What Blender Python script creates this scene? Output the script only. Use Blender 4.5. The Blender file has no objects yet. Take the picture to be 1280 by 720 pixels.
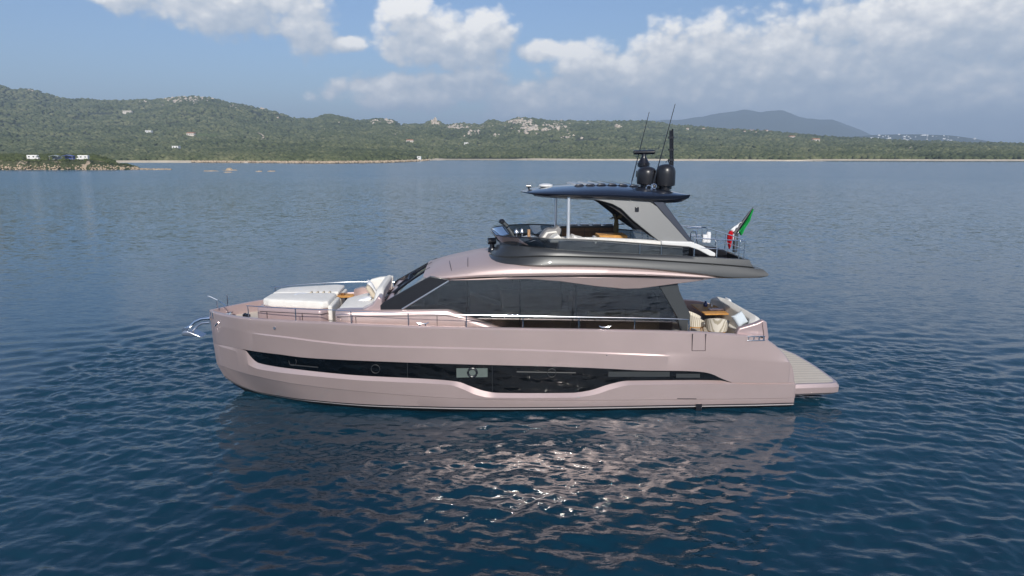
import bpy, bmesh, math, random
import numpy as np
from mathutils import Vector
R = math.radians
rng = np.random.default_rng(7); random.seed(7)
scene = bpy.context.scene
col = scene.collection

# ------------------------------------------------------------------ camera, light, exposure
F = 853.0; HZ = 191.0; CAMH = 9.5
PITCH = math.atan((360 - HZ) / F)
cam = bpy.data.cameras.new('camera'); cam_o = bpy.data.objects.new('camera', cam); col.objects.link(cam_o)
cam_o.location = (0, 0, CAMH); cam_o.rotation_euler = (R(90) - PITCH, 0, 0)
cam.sensor_width = 36; cam.lens = 36 * F / 1280
cam.clip_start = 0.1; cam.clip_end = 60000
scene.camera = cam_o
SUN_EL = 32; SUN_AZ = 7            # degrees; azimuth from straight behind the camera towards the right
sd = Vector((math.sin(R(SUN_AZ)) * math.cos(R(SUN_EL)), -math.cos(R(SUN_AZ)) * math.cos(R(SUN_EL)), math.sin(R(SUN_EL))))
sun = bpy.data.lights.new('sun', 'SUN'); sun.energy = 4.0; sun.angle = R(0.53); sun.color = (1, .95, .87)
sun_o = bpy.data.objects.new('sun', sun); col.objects.link(sun_o)
sun_o.rotation_euler = sd.to_track_quat('Z', 'Y').to_euler()
scene.view_settings.view_transform = 'Standard'; scene.view_settings.look = 'None'
scene.view_settings.gamma = 1; scene.view_settings.use_curve_mapping = False
scene.view_settings.exposure = 0.12
scene.cycles.max_bounces = 8; scene.cycles.volume_bounces = 0
scene.cycles.caustics_reflective = True; scene.cycles.blur_glossy = 0.0
scene.cycles.sample_clamp_indirect = 60

world = bpy.data.worlds.new('World'); scene.world = world; world.use_nodes = True
class NT:
    """small helper to write node trees"""
    def __init__(s, tree): s.t = tree; s.n = tree.nodes; s.l = tree.links
    def node(s, typ, inp=None, **kw):
        n = s.n.new(typ)
        for k, v in kw.items(): setattr(n, k, v)
        for k, v in (inp or {}).items(): s.set(n.inputs[k], v)
        return n
    def set(s, sock, v):
        if isinstance(v, bpy.types.NodeSocket): s.l.new(v, sock)
        elif isinstance(v, bpy.types.Node): s.l.new(v.outputs[0], sock)
        else: sock.default_value = v
    def m(s, op, a, b=0.0, c=0.0, clamp=False):
        n = s.n.new('ShaderNodeMath'); n.operation = op; n.use_clamp = clamp
        s.set(n.inputs[0], a); s.set(n.inputs[1], b); s.set(n.inputs[2], c); return n.outputs[0]
    def mix(s, f, a, b):
        n = s.n.new('ShaderNodeMix'); n.data_type = 'RGBA'
        s.set(n.inputs[0], f); s.set(n.inputs[6], a); s.set(n.inputs[7], b); return n.outputs[2]
    def noise(s, vec, scale, detail=4, rough=.5, dist=0.0, out=0):
        n = s.n.new('ShaderNodeTexNoise'); s.set(n.inputs['Vector'], vec)
        s.set(n.inputs['Scale'], scale); s.set(n.inputs['Detail'], detail); s.set(n.inputs['Roughness'], rough); s.set(n.inputs['Distortion'], dist)
        return n.outputs[out]
    def ramp(s, f, stops):
        n = s.n.new('ShaderNodeValToRGB'); s.set(n.inputs[0], f)
        e = n.color_ramp.elements
        while len(e) < len(stops): e.new(.5)
        for i, (p, c) in enumerate(stops):
            e[i].position = p; e[i].color = (*c, 1) if len(c) == 3 else c
        return n.outputs[0]

# cloud density as a function of (azimuth deg, elevation deg)
def pxdir(u, v):
    a = (u - 640) / F; b = (360 - v) / F
    d = Vector((a, math.cos(PITCH) + b * math.sin(PITCH), -math.sin(PITCH) + b * math.cos(PITCH))).normalized()
    return math.degrees(math.atan2(d.x, d.y)), math.degrees(math.asin(d.z))
BLOBS = [(285, -4, 118, 48), (380, 30, 36, 38), (150, -10, 50, 22), (545, 50, 88, 42), (600, 50, 50, 40), (440, 56, 28, 13), (505, 10, 42, 24),
         (520, 116, 125, 24), (600, 108, 52, 28), (678, 62, 36, 16), (690, 136, 115, 40), (800, 92, 130, 48), (745, 72, 60, 26), (905, 88, 150, 66), (985, 60, 95, 46),
         (1110, 56, 170, 66), (1215, 34, 170, 62), (1180, 112, 330, 62), (930, 128, 260, 44), (1260, 150, 300, 26), (-160, 30, 80, 40)]
g = bpy.data.node_groups.new('cloud_density', 'ShaderNodeTree')
g.interface.new_socket('p', in_out='INPUT', socket_type='NodeSocketVector')
g.interface.new_socket('d', in_out='OUTPUT', socket_type='NodeSocketFloat')
g.interface.new_socket('blob', in_out='OUTPUT', socket_type='NodeSocketFloat')
G = NT(g); gi = g.nodes.new('NodeGroupInput'); go = g.nodes.new('NodeGroupOutput')
P0 = gi.outputs[0]
wv = G.node('ShaderNodeVectorMath', {0: G.noise(P0, .22, 3, .5, 0, 1), 1: (.5, .5, .5)}, operation='SUBTRACT')
ws = G.node('ShaderNodeVectorMath', {0: wv, 'Scale': 1.6}, operation='SCALE')
pw = G.node('ShaderNodeVectorMath', {0: P0, 1: ws}, operation='ADD')
sp = G.node('ShaderNodeSeparateXYZ', {0: pw})
cur = None
for (u, v, ru, rv) in BLOBS:
    a0, e0 = pxdir(u, v); ra, re = ru * .0665, rv * .0672
    dx = G.m('MULTIPLY', G.m('SUBTRACT', sp.outputs[0], a0), 1 / ra); dy = G.m('MULTIPLY', G.m('SUBTRACT', sp.outputs[1], e0), 1 / re)
    q = G.m('SUBTRACT', 1.0, G.m('ADD', G.m('MULTIPLY', dx, dx), G.m('MULTIPLY', dy, dy)))
    cur = q if cur is None else G.m('SMOOTH_MAX', cur, q, .25)
# above the photograph's frame: loose broken cloud (only seen mirrored in the water)
hi = G.m('SUBTRACT', G.m('MULTIPLY', G.noise(P0, .06, 3, .5), 2.2), 2.0)
hm = G.node('ShaderNodeMapRange', {0: sp.outputs[1], 1: 14.0, 2: 22.0, 3: -3.0, 4: 0.0})
cur = G.m('MAXIMUM', cur, G.m('ADD', hi, hm.outputs[0]))
sc = G.node('ShaderNodeVectorMath', {0: P0, 1: (1, 1.35, 1)}, operation='MULTIPLY')
n1 = G.m('SUBTRACT', G.noise(sc, .30, 9, .55, .1), .5)
vw = G.node('ShaderNodeVectorMath', {0: sc, 1: G.node('ShaderNodeVectorMath', {0: G.noise(sc, 1.3, 4, .6, 0, 1), 'Scale': .9}, operation='SCALE')}, operation='ADD')
def puff(scale):
    vo = G.node('ShaderNodeTexVoronoi', {'Vector': vw, 'Scale': scale}, feature='SMOOTH_F1', voronoi_dimensions='2D'); vo.inputs['Smoothness'].default_value = .35
    return G.m('SUBTRACT', .45, vo.outputs['Distance'])
n2 = G.m('ADD', G.m('MULTIPLY', puff(.55), 1.0), G.m('MULTIPLY', puff(1.5), .45))
dd = G.m('ADD', G.m('MULTIPLY', G.m('MAXIMUM', cur, -1.5), 1.25), G.m('ADD', G.m('MULTIPLY', n1, 2.2), G.m('SUBTRACT', G.m('MULTIPLY', n2, .75), .06)))
G.l.new(dd, go.inputs[0]); G.l.new(cur, go.inputs[1])

W = NT(world.node_tree); W.n.clear()
tc = W.node('ShaderNodeTexCoord')
sx = W.node('ShaderNodeSeparateXYZ', {0: tc.outputs['Generated']})
az = W.m('MULTIPLY', W.m('ARCTAN2', sx.outputs[0], sx.outputs[1]), 57.2958)
el = W.m('MULTIPLY', W.m('ARCSINE', sx.outputs[2]), 57.2958)
pv = W.node('ShaderNodeCombineXYZ', {0: az, 1: el})
c1 = W.node('ShaderNodeGroup'); c1.node_tree = g; W.set(c1.inputs[0], pv)
p2 = W.node('ShaderNodeVectorMath', {0: pv, 1: (-.35, .6, 0)}, operation='ADD')
c2 = W.node('ShaderNodeGroup'); c2.node_tree = g; W.set(c2.inputs[0], p2)
alpha = W.node('ShaderNodeMapRange', {0: c1.outputs[0], 1: -.12, 2: .80, 3: 0.0, 4: .985}, interpolation_type='SMOOTHSTEP').outputs[0]
# the top of a cloud bank (little cloud further up and to the left) is lit, its base is grey
p3 = W.node('ShaderNodeVectorMath', {0: pv, 1: (-.9, 2.3, 0)}, operation='ADD')
c3 = W.node('ShaderNodeGroup'); c3.node_tree = g; W.set(c3.inputs[0], p3)
grad = W.m('ADD', W.m('SUBTRACT', c1.outputs[0], c2.outputs[0]), W.m('MULTIPLY', W.m('SUBTRACT', c1.outputs[0], c3.outputs[0]), .8))
thick = W.m('MINIMUM', W.m('MAXIMUM', c1.outputs[1], 0.0), 1.0)
lit = W.m('ADD', W.m('MULTIPLY', grad, .30), W.m('SUBTRACT', .50, W.m('MULTIPLY', thick, .12)), clamp=True)
lowgrey = W.node('ShaderNodeMapRange', {0: el, 1: 2.0, 2: 7.5, 3: -.16, 4: .05}).outputs[0]
lit2 = W.m('ADD', lit, lowgrey, clamp=True)
ccol = W.ramp(lit2, [(0, (3.9, 4.5, 5.4)), (.35, (4.9, 5.4, 6.1)), (.7, (7.0, 7.1, 7.3)), (1, (9.6, 9.4, 9.1))])
sky = W.node('ShaderNodeTexSky', sky_type='NISHITA'); sky.sun_disc = False
sky.sun_elevation = R(SUN_EL); sky.sun_rotation = math.atan2(sd.x, sd.y)
sky.altitude = 0; sky.air_density = 1.0; sky.dust_density = 1.3; sky.ozone_density = 3.0
skc = W.node('ShaderNodeMix', data_type='RGBA', blend_type='MULTIPLY'); skc.inputs[0].default_value = 1
W.set(skc.inputs[6], sky); skc.inputs[7].default_value = (.80, .86, .98, 1)
bg = W.node('ShaderNodeBackground', {0: W.mix(alpha, skc.outputs[2], ccol), 1: .115})
W.node('ShaderNodeOutputWorld', {0: bg})

# ------------------------------------------------------------------ measuring: photograph point at a known distance -> place in the world
YAW = R(3.3); BO = (0.0, 27.0)
cs, sn = math.cos(YAW), math.sin(YAW)
def wray(u, v):
    a = (u - 640) / F; b = (360 - v) / F
    return (a, math.cos(PITCH) + b * math.sin(PITCH), -math.sin(PITCH) + b * math.cos(PITCH))
CX, CY = -BO[0] * cs - BO[1] * sn, BO[0] * sn - BO[1] * cs
def lray(u, v):
    d = wray(u, v); return (d[0] * cs + d[1] * sn, -d[0] * sn + d[1] * cs, d[2])
def P(u, v, y):
    d = lray(u, v); t = (y - CY) / d[1]; return CX + t * d[0], CAMH + t * d[2]
def P3(u, v, y):
    x, z = P(u, v, y); return (x, y, z)
def PZ(u, v, z):
    d = lray(u, v); t = (z - CAMH) / d[2]; return CX + t * d[0], CY + t * d[1]

# ------------------------------------------------------------------ materials
def mat(name, colr, rough=.5, metal=0.0, coat=0.0, spec=.5, noise=None, bump=None, trans=None, coat_rough=.03):
    m = bpy.data.materials.new(name); m.use_nodes = True
    T = NT(m.node_tree); b = m.node_tree.nodes['Principled BSDF']
    c = (*colr, 1)
    tcn = T.node('ShaderNodeTexCoord')
    if noise:   # (scale, amount, detail)
        s, a, d = noise
        f = T.noise(tcn.outputs['Object'], s, d, .6)
        lo = tuple(x * (1 - a) for x in colr); hi_ = tuple(min(1, x * (1 + a)) for x in colr)
        T.set(b.inputs['Base Color'], T.ramp(f, [(.3, lo), (.7, hi_)]))
    else: b.inputs['Base Color'].default_value = c
    b.inputs['Roughness'].default_value = rough; b.inputs['Metallic'].default_value = metal
    b.inputs['Coat Weight'].default_value = coat; b.inputs['Coat Roughness'].default_value = coat_rough
    b.inputs['Specular IOR Level'].default_value = spec
    if bump:    # (scale, distance)
        bn = T.node('ShaderNodeBump', {'Height': T.noise(tcn.outputs['Object'], bump[0], 4, .6), 'Distance': bump[1], 'Strength': 1.0})
        T.set(b.inputs['Normal'], bn)
    return m
def glass_mat(name, tint, alpha, rough=.02, wavy=.0):
    """dark tinted pane: mirror-like coat over a see-through dark body"""
    m = bpy.data.materials.new(name); m.use_nodes = True; T = NT(m.node_tree); T.n.clear()
    tr = T.node('ShaderNodeBsdfTransparent', {0: (*tint, 1)})
    df = T.node('ShaderNodeBsdfDiffuse', {0: (.012, .014, .016, 1)})
    mx = T.node('ShaderNodeMixShader', {0: alpha, 1: tr, 2: df})
    gl = T.node('ShaderNodeBsdfGlossy', {0: (1, 1, 1, 1), 1: rough})
    tcn = T.node('ShaderNodeTexCoord')
    if wavy:
        bn = T.node('ShaderNodeBump', {'Height': T.noise(tcn.outputs['Object'], 1.1, 2, .5), 'Distance': wavy, 'Strength': 1.0})
        T.set(gl.inputs['Normal'], bn)
    fr = T.node('ShaderNodeFresnel', {0: 1.55})
    m2 = T.node('ShaderNodeMixShader', {0: T.m('ADD', T.m('MULTIPLY', fr, 1.15), .09, clamp=True), 1: mx, 2: gl})
    T.node('ShaderNodeOutputMaterial', {0: m2}); return m
M = {}
M['pink'] = mat('rose_metallic_paint', (.56, .435, .405), .36, .5, .4, noise=(.5, .045, 5), bump=(.9, .004))
M['pink_trim'] = mat('rose_trim_paint', (.47, .355, .345), .38, .35, .4)
M['brow'] = mat('rose_satin_paint', (.53, .415, .39), .50, .35, .15)
M['boot'] = mat('black_antifouling', (.012, .012, .014), .5)
M['stripe'] = mat('white_waterline_stripe', (.42, .38, .37), .4, coat=.3)
M['seam'] = mat('dark_seam', (.03, .025, .03), .6)
M['navy'] = mat('navy_metallic_paint', (.016, .02, .034), .28, .25, .8)
M['silver'] = mat('silver_grey_metallic_paint', (.26, .262, .26), .48, .35, .25)
M['fin'] = mat('fin_grey_metallic', (.165, .167, .165), .45, .35, .25)
M['charcoal'] = mat('charcoal_metallic_paint', (.062, .064, .064), .40, .5, .3)
M['black'] = mat('satin_black', (.010, .010, .013), .28, coat=.5)
M['dome'] = mat('satin_black_dome', (.016, .016, .019), .32, coat=.1)
M['chrome'] = mat('polished_steel', (.72, .73, .75), .12, 1.0)
M['steel_bright'] = mat('bright_steel_post', (.88, .88, .88), .30, .7)
M['steel'] = mat('brushed_steel', (.55, .56, .58), .28, 1.0)
M['white'] = mat('white_gelcoat', (.72, .71, .68), .35, coat=.3)
M['fabric'] = mat('cream_upholstery', (.76, .73, .67), .9, spec=.2, noise=(5, .05, 4), bump=(9, .012))
M['pillow'] = mat('white_pillow_linen', (.76, .76, .76), .95, spec=.1, bump=(7, .02))
M['pillow_tan'] = mat('sand_pillow_linen', (.56, .48, .37), .95, spec=.1, noise=(60, .2, 2), bump=(30, .01))
M['pillow_blue'] = mat('pale_blue_pillow_linen', (.55, .60, .63), .95, spec=.1, bump=(9, .015))
M['greyfab'] = mat('grey_helm_leather', (.22, .21, .205), .6, bump=(15, .004))
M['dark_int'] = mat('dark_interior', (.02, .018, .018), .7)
M['beige_int'] = mat('beige_interior_sofa', (.66, .56, .43), .9, noise=(3, .15, 3))
M['oak'] = mat('oak_panel', (.19, .095, .042), .45, noise=(9, .25, 5), coat=.2)
M['orange_wood'] = mat('varnished_teak', (.60, .30, .08), .55, spec=.3, noise=(6, .2, 5))
M['red'] = mat('red_cloth', (.50, .012, .02), .85, spec=.1, bump=(20, .01))
M['green'] = mat('green_cloth', (.015, .30, .07), .85, spec=.1, bump=(20, .01))
M['whitecloth'] = mat('white_cloth', (.75, .75, .75), .85, spec=.1)
M['grass_dry'] = mat('dried_bouquet', (.16, .12, .055), .9)
M['lit_pane'] = mat('lit_cabin_pane', (.11, .135, .12), .35, coat=1)  # pale tone stands in for a lit cabin behind the glass
M['window'] = mat('black_window_glass', (.002, .002, .002), .015, coat=1, coat_rough=.01, spec=.5, bump=(.7, .002))
M['glass'] = glass_mat('tinted_salon_glass', (.47, .49, .47), .15, wavy=.0006)
M['flyglass'] = glass_mat('tinted_fly_glass', (.30, .34, .38), .30)
M['wsglass'] = glass_mat('windscreen_glass', (.45, .5, .5), .25, rough=.01)
def teak_mat():
    m = bpy.data.materials.new('teak_planking'); m.use_nodes = True; T = NT(m.node_tree); b = m.node_tree.nodes['Principled BSDF']
    tcn = T.node('ShaderNodeTexCoord'); s = T.node('ShaderNodeSeparateXYZ', {0: tcn.outputs['Object']})
    fr = T.m('FRACT', T.m('MULTIPLY', s.outputs[1], 3.4)); seam = T.m('LESS_THAN', fr, .085)
    st = T.node('ShaderNodeVectorMath', {0: tcn.outputs['Object'], 1: (1, 12, 1)}, operation='MULTIPLY')
    base = T.ramp(T.noise(st, 3, 5, .6), [(.3, (.54, .47, .38)), (.7, (.66, .59, .49))])
    T.set(b.inputs['Base Color'], T.mix(seam, base, (.25, .21, .17, 1))); b.inputs['Roughness'].default_value = .65
    return m
M['teak'] = teak_mat()

# ------------------------------------------------------------------ mesh helpers
def tag(o, label=None, cat=None, group=None, kind=None):
    for k, v in (('label', label), ('category', cat), ('group', group), ('kind', kind)):
        if v: o[k] = v
    return o
class MB:
    def __init__(s): s.v = []; s.f = []; s.mi = []
    def add(s, vs, fs, mi=0):
        o = len(s.v); s.v += [tuple(p) for p in vs]
        for f in fs: s.f.append(tuple(i + o for i in f)); s.mi.append(mi)
        return s
    def box(s, a, b, mi=0):
        (x0, y0, z0), (x1, y1, z1) = a, b
        return s.add([(x0, y0, z0), (x1, y0, z0), (x1, y1, z0), (x0, y1, z0), (x0, y0, z1), (x1, y0, z1), (x1, y1, z1), (x0, y1, z1)],
                     [(0, 3, 2, 1), (4, 5, 6, 7), (0, 1, 5, 4), (1, 2, 6, 5), (2, 3, 7, 6), (3, 0, 4, 7)], mi)
    def loft(s, rings, closed=True, caps=True, mi=0):
        n = len(rings[0]); vs = [p for r in rings for p in r]; fs = []
        for i in range(len(rings) - 1):
            for j in range(n if closed else n - 1):
                k = (j + 1) % n; fs.append((i * n + j, i * n + k, (i + 1) * n + k, (i + 1) * n + j))
        if caps and closed: fs.append(tuple(range(n - 1, -1, -1))); fs.append(tuple((len(rings) - 1) * n + j for j in range(n)))
        return s.add(vs, fs, mi)
    def tube(s, pts, r, n=8, mi=0, r2=None):
        pts = [Vector(p) for p in pts]; rings = []
        for i, p in enumerate(pts):
            d = (pts[min(i + 1, len(pts) - 1)] - pts[max(i - 1, 0)]).normalized()
            up = Vector((0, 0, 1)) if abs(d.z) < .9 else Vector((1, 0, 0))
            a = d.cross(up).normalized(); b = d.cross(a)
            rr = r if r2 is None else r + (r2 - r) * i / (len(pts) - 1)
            rings.append([tuple(p + a * math.cos(t) * rr + b * math.sin(t) * rr) for t in [2 * math.pi * k / n for k in range(n)]])
        return s.loft(rings, mi=mi)
    def lathe(s, c, prof, n=24, mi=0):
        rings = [[(c[0] + r * math.cos(2 * math.pi * k / n), c[1] + r * math.sin(2 * math.pi * k / n), c[2] + z) for k in range(n)] for r, z in prof]
        return s.loft(rings, mi=mi)
    def prism(s, pts, y0, y1, mi=0):
        """outline in x,z given thickness from y0 to y1 (each a number or a function of (x,z))"""
        n = len(pts); fy = lambda f, p: f(*p) if callable(f) else f
        vs = [(x, fy(y0, (x, z)), z) for x, z in pts] + [(x, fy(y1, (x, z)), z) for x, z in pts]
        fs = [tuple(range(n - 1, -1, -1)), tuple(range(n, 2 * n))] + [(i, (i + 1) % n, n + (i + 1) % n, n + i) for i in range(n)]
        return s.add(vs, fs, mi)
    def build(s, name, m, parent=None, smooth=True, bevel=0, sub=0, mirror=False, angle=35, loc=None, weld=False):
        if mirror and not weld:
            t = MB(); t.v = [(x, -y, z) for x, y, z in s.v]; t.f = [tuple(reversed(f)) for f in s.f]; t.mi = list(s.mi)
            t.build(name, m, parent, smooth, bevel, sub, False, angle, loc); mirror = False
        me = bpy.data.meshes.new(name); vs, fs, mi = s.v, s.f, s.mi
        me.from_pydata(vs, [], fs); me.polygons.foreach_set('material_index', mi)
        for x in (m if isinstance(m, (list, tuple)) else [m]): me.materials.append(x)
        bm = bmesh.new(); bm.from_mesh(me)
        if mirror:
            r = bmesh.ops.duplicate(bm, geom=bm.verts[:] + bm.edges[:] + bm.faces[:])
            nv = [e for e in r['geom'] if isinstance(e, bmesh.types.BMVert)]
            for v in nv: v.co.y = -v.co.y
            bmesh.ops.reverse_faces(bm, faces=[e for e in r['geom'] if isinstance(e, bmesh.types.BMFace)])
        bmesh.ops.remove_doubles(bm, verts=bm.verts, dist=1e-5)
        bmesh.ops.recalc_face_normals(bm, faces=bm.faces)
        if smooth:
            for f in bm.faces: f.smooth = True
            for e in bm.edges:
                if len(e.link_faces) == 2 and e.calc_face_angle(0) > R(angle): e.smooth = False
        bm.to_mesh(me); bm.free()
        o = bpy.data.objects.new(name, me); col.objects.link(o)
        if parent: o.parent = parent
        if bevel:
            b = o.modifiers.new('bevel', 'BEVEL'); b.width = bevel; b.segments = 3; b.limit_method = 'ANGLE'; b.angle_limit = R(40)
        if sub:
            b = o.modifiers.new('sub', 'SUBSURF'); b.levels = sub; b.render_levels = sub
        if loc: o.location = loc
        return o
def empty(name, label, cat, loc, group=None, rz=0.0):
    o = bpy.data.objects.new(name, None); col.objects.link(o); o.location = loc; o.rotation_euler.z = rz
    return tag(o, label, cat, group)
def interp(x, xs, ys):
    """monotone cubic through the points"""
    xs = np.asarray(xs, float); ys = np.asarray(ys, float); x = np.asarray(x, float)
    h = np.diff(xs); d = np.diff(ys) / h; m = np.zeros(len(xs)); m[0] = d[0]; m[-1] = d[-1]
    for i in range(1, len(xs) - 1):
        if d[i - 1] * d[i] > 0: w1 = 2 * h[i] + h[i - 1]; w2 = h[i] + 2 * h[i - 1]; m[i] = (w1 + w2) / (w1 / d[i - 1] + w2 / d[i])
    i = np.clip(np.searchsorted(xs, x) - 1, 0, len(h) - 1); t = np.clip((x - xs[i]) / h[i], 0, 1)
    return (2*t**3-3*t**2+1)*ys[i] + (t**3-2*t**2+t)*h[i]*m[i] + (-2*t**3+3*t**2)*ys[i+1] + (t**3-t**2)*h[i]*m[i+1]

# ------------------------------------------------------------------ water
def build_water():
    def axis(c, lo, hi, step, growth, far):
        a = list(np.arange(lo, hi, step)); s = step; r = a[-1]; R_ = []; 
        while r < far: s *= growth; r += s; R_.append(r)
        s = step; l = a[0]; L_ = []
        while l > -far: s *= growth; l -= s; L_.append(l)
        return np.array(L_[::-1] + a + R_)
    xs = axis(0, -19, 20, .06, 1.065, 15000); ys = axis(0, 2, 32, .045, 1.065, 15000)
    dx = np.gradient(xs); dy = np.gradient(ys)
    X, Y = np.meshgrid(xs, ys); SP = np.maximum(dx[None, :], dy[:, None])
    Z = np.zeros_like(X); r = np.random.default_rng(3)
    # slow patches where the breeze is stronger or weaker
    calm = .8 + .25 * np.sin(X * .11 + 1.3 * np.sin(Y * .07)) * np.sin(Y * .15 + .6)
    for k in range(120):
        lam = .20 * (1.9 / .20) ** (r.random() ** .85); th = R(84) + r.normal(0, .75); kk = 2 * math.pi / lam
        amp = .0034 * lam ** .92 * (.5 + r.random()); ph = r.random() * 6.28
        fade = np.clip((lam / SP - 2.4) / 2.4, 0, 1)
        a = kk * (X * math.cos(th) + Y * math.sin(th)) + ph + .35 * np.sin(.33 * X * r.random() + .41 * Y * r.random() + ph)
        Z += amp * fade * calm * np.sin(a)
    nx, ny = len(xs), len(ys)
    co = np.stack([X, Y, Z], -1).reshape(-1, 3).astype(np.float32)
    i = np.arange(nx * ny).reshape(ny, nx); q = np.stack([i[:-1, :-1], i[:-1, 1:], i[1:, 1:], i[1:, :-1]], -1).reshape(-1, 4)
    me = bpy.data.meshes.new('water'); me.vertices.add(len(co)); me.vertices.foreach_set('co', co.ravel())
    me.loops.add(q.size); me.loops.foreach_set('vertex_index', q.ravel().astype(np.int32))
    me.polygons.add(len(q)); me.polygons.foreach_set('loop_start', np.arange(0, q.size, 4, dtype=np.int32))
    me.polygons.foreach_set('use_smooth', np.ones(len(q), bool)); me.update()
    m = bpy.data.materials.new('sea_water'); m.use_nodes = True; T = NT(m.node_tree); b = m.node_tree.nodes['Principled BSDF']
    tcn = T.node('ShaderNodeTexCoord'); ob = tcn.outputs['Object']
    b.inputs['IOR'].default_value = 1.40
    # dark teal near the boat; farther off, sky reflection painted into the colour
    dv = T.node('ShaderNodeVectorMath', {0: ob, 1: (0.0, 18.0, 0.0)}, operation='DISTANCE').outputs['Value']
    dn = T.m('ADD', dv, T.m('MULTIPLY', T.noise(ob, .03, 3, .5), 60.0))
    b_refl = T.node('ShaderNodeMapRange', {0: dn, 1: 30.0, 2: 130.0, 3: 0.0, 4: 1.0}).outputs[0]
    T.set(b.inputs['Base Color'], T.mix(b_refl, T.ramp(T.noise(ob, .05, 3, .5), [(.35, (.0015, .020, .036)), (.65, (.003, .031, .054))]), (.034, .105, .165, 1)))
    st = T.node('ShaderNodeVectorMath', {0: ob, 1: (.55, 1.0, 1)}, operation='MULTIPLY')
    h1 = T.m('MULTIPLY', T.noise(st, 6.0, 3, .6, .2), .022)
    h2 = T.m('MULTIPLY', T.noise(st, 1.9, 3, .55, .3), .03)
    # larger chop far from the boat, where the mesh is coarse
    ln = T.node('ShaderNodeVectorMath', {0: ob}, operation='LENGTH')
    far = T.node('ShaderNodeMapRange', {0: ln.outputs['Value'], 1: 24.0, 2: 90.0, 3: 0.0, 4: 1.0}).outputs[0]
    patch = T.ramp(T.noise(st, .012, 3, .6), [(.35, (.6,) * 3), (.65, (1,) * 3)])
    bn = T.node('ShaderNodeBump', {'Height': T.m('ADD', h1, h2), 'Distance': 1.0, 'Strength': .55})
    # beyond the finely meshed patch the chop tilts the normal directly, by real wave slopes
    def slopes(scale, amt):
        n_ = T.node('ShaderNodeVectorMath', {0: T.noise(st, scale, 3, .6, .2, 1), 1: (.5, .5, .5)}, operation='SUBTRACT')
        return T.node('ShaderNodeVectorMath', {0: n_, 1: (amt * .7, amt, 0)}, operation='MULTIPLY')
    sl = T.node('ShaderNodeVectorMath', {0: slopes(2.6, .62), 1: slopes(.8, .26)}, operation='ADD')
    sl = T.node('ShaderNodeVectorMath', {0: sl, 'Scale': T.m('MULTIPLY', far, patch)}, operation='SCALE')
    nn = T.node('ShaderNodeVectorMath', {0: bn, 1: sl}, operation='ADD')
    T.set(b.inputs['Normal'], T.node('ShaderNodeVectorMath', {0: nn}, operation='NORMALIZE'))
    T.set(b.inputs['Roughness'], T.node('ShaderNodeMapRange', {0: ln.outputs['Value'], 1: 25.0, 2: 300.0, 3: .012, 4: .20}))
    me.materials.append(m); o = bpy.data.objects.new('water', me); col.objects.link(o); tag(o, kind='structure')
build_water()

# ------------------------------------------------------------------ land
def vnoise(x, y, seed):
    xi = np.floor(x).astype(np.int64); yi = np.floor(y).astype(np.int64); fx = x - xi; fy = y - yi
    def h(a, b):
        n = (a * 374761393 + b * 668265263 + seed * 982451653) & 0xffffffff
        n = ((n ^ (n >> 13)) * 1274126177) & 0xffffffff
        return ((n ^ (n >> 16)) & 0xffff) / 65535.0
    fx = fx * fx * (3 - 2 * fx); fy = fy * fy * (3 - 2 * fy)
    return (h(xi, yi) * (1 - fx) + h(xi + 1, yi) * fx) * (1 - fy) + (h(xi, yi + 1) * (1 - fx) + h(xi + 1, yi + 1) * fx) * fy
def fbm(x, y, seed, o=5):
    s = 0; a = .5; t = 0
    for k in range(o): s = s + a * (vnoise(x, y, seed + k) - .5); t += a; a *= .5; x = x * 2.03 + 11; y = y * 2.03 + 5
    return s / t * 2
SH = [(-400, 203), (140, 203.2), (330, 203.8), (400, 204.3), (480, 203.6), (520, 202), (548, 200.3), (700, 200.5), (860, 201), (1280, 202), (1700, 202)]
SK = [(-400, 96), (-100, 98), (0, 106), (14, 108), (30, 112.5), (47, 113), (62, 117), (100, 125), (150, 127), (200, 126), (222, 123), (240, 121.5), (260, 123), (300, 131), (340, 140), (375, 149.5),
      (395, 150), (411, 145), (430, 148), (455, 153), (472, 150.5), (490, 152), (505, 157.5), (525, 158), (543, 152), (560, 158.5), (578, 156.5), (600, 158), (615, 152), (630, 154), (650, 149), (672, 150.5), (700, 152.5), (740, 153.5),
      (800, 153), (840, 157), (880, 161), (920, 164), (950, 165.5), (1000, 170), (1060, 175), (1100, 177), (1160, 180), (1200, 181.5), (1280, 183), (1700, 184)]
RK = [(-400, 2400), (100, 2500), (300, 2500), (520, 2350), (760, 2400), (860, 2300), (1000, 2000), (1280, 1700), (1700, 1700)]
def tab(t, u): return interp(u, [p[0] for p in t], [p[1] for p in t])
def fan(u, Y): # world x of photo column u at forward distance Y
    return (u - 640) / F / (math.cos(PITCH) + (360 - HZ) / F * math.sin(PITCH)) * Y
def vel(u, v):
    b = (360 - v) / F; return (-math.sin(PITCH) + b * math.cos(PITCH)) / (math.cos(PITCH) + b * math.sin(PITCH))
def shoreY(u):
    v = tab(SH, u); u = np.asarray(u, float)
    return -CAMH / vel(u, v) + 9 * fbm(u * .05, u * 0 + 3, 4, 4)
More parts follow.
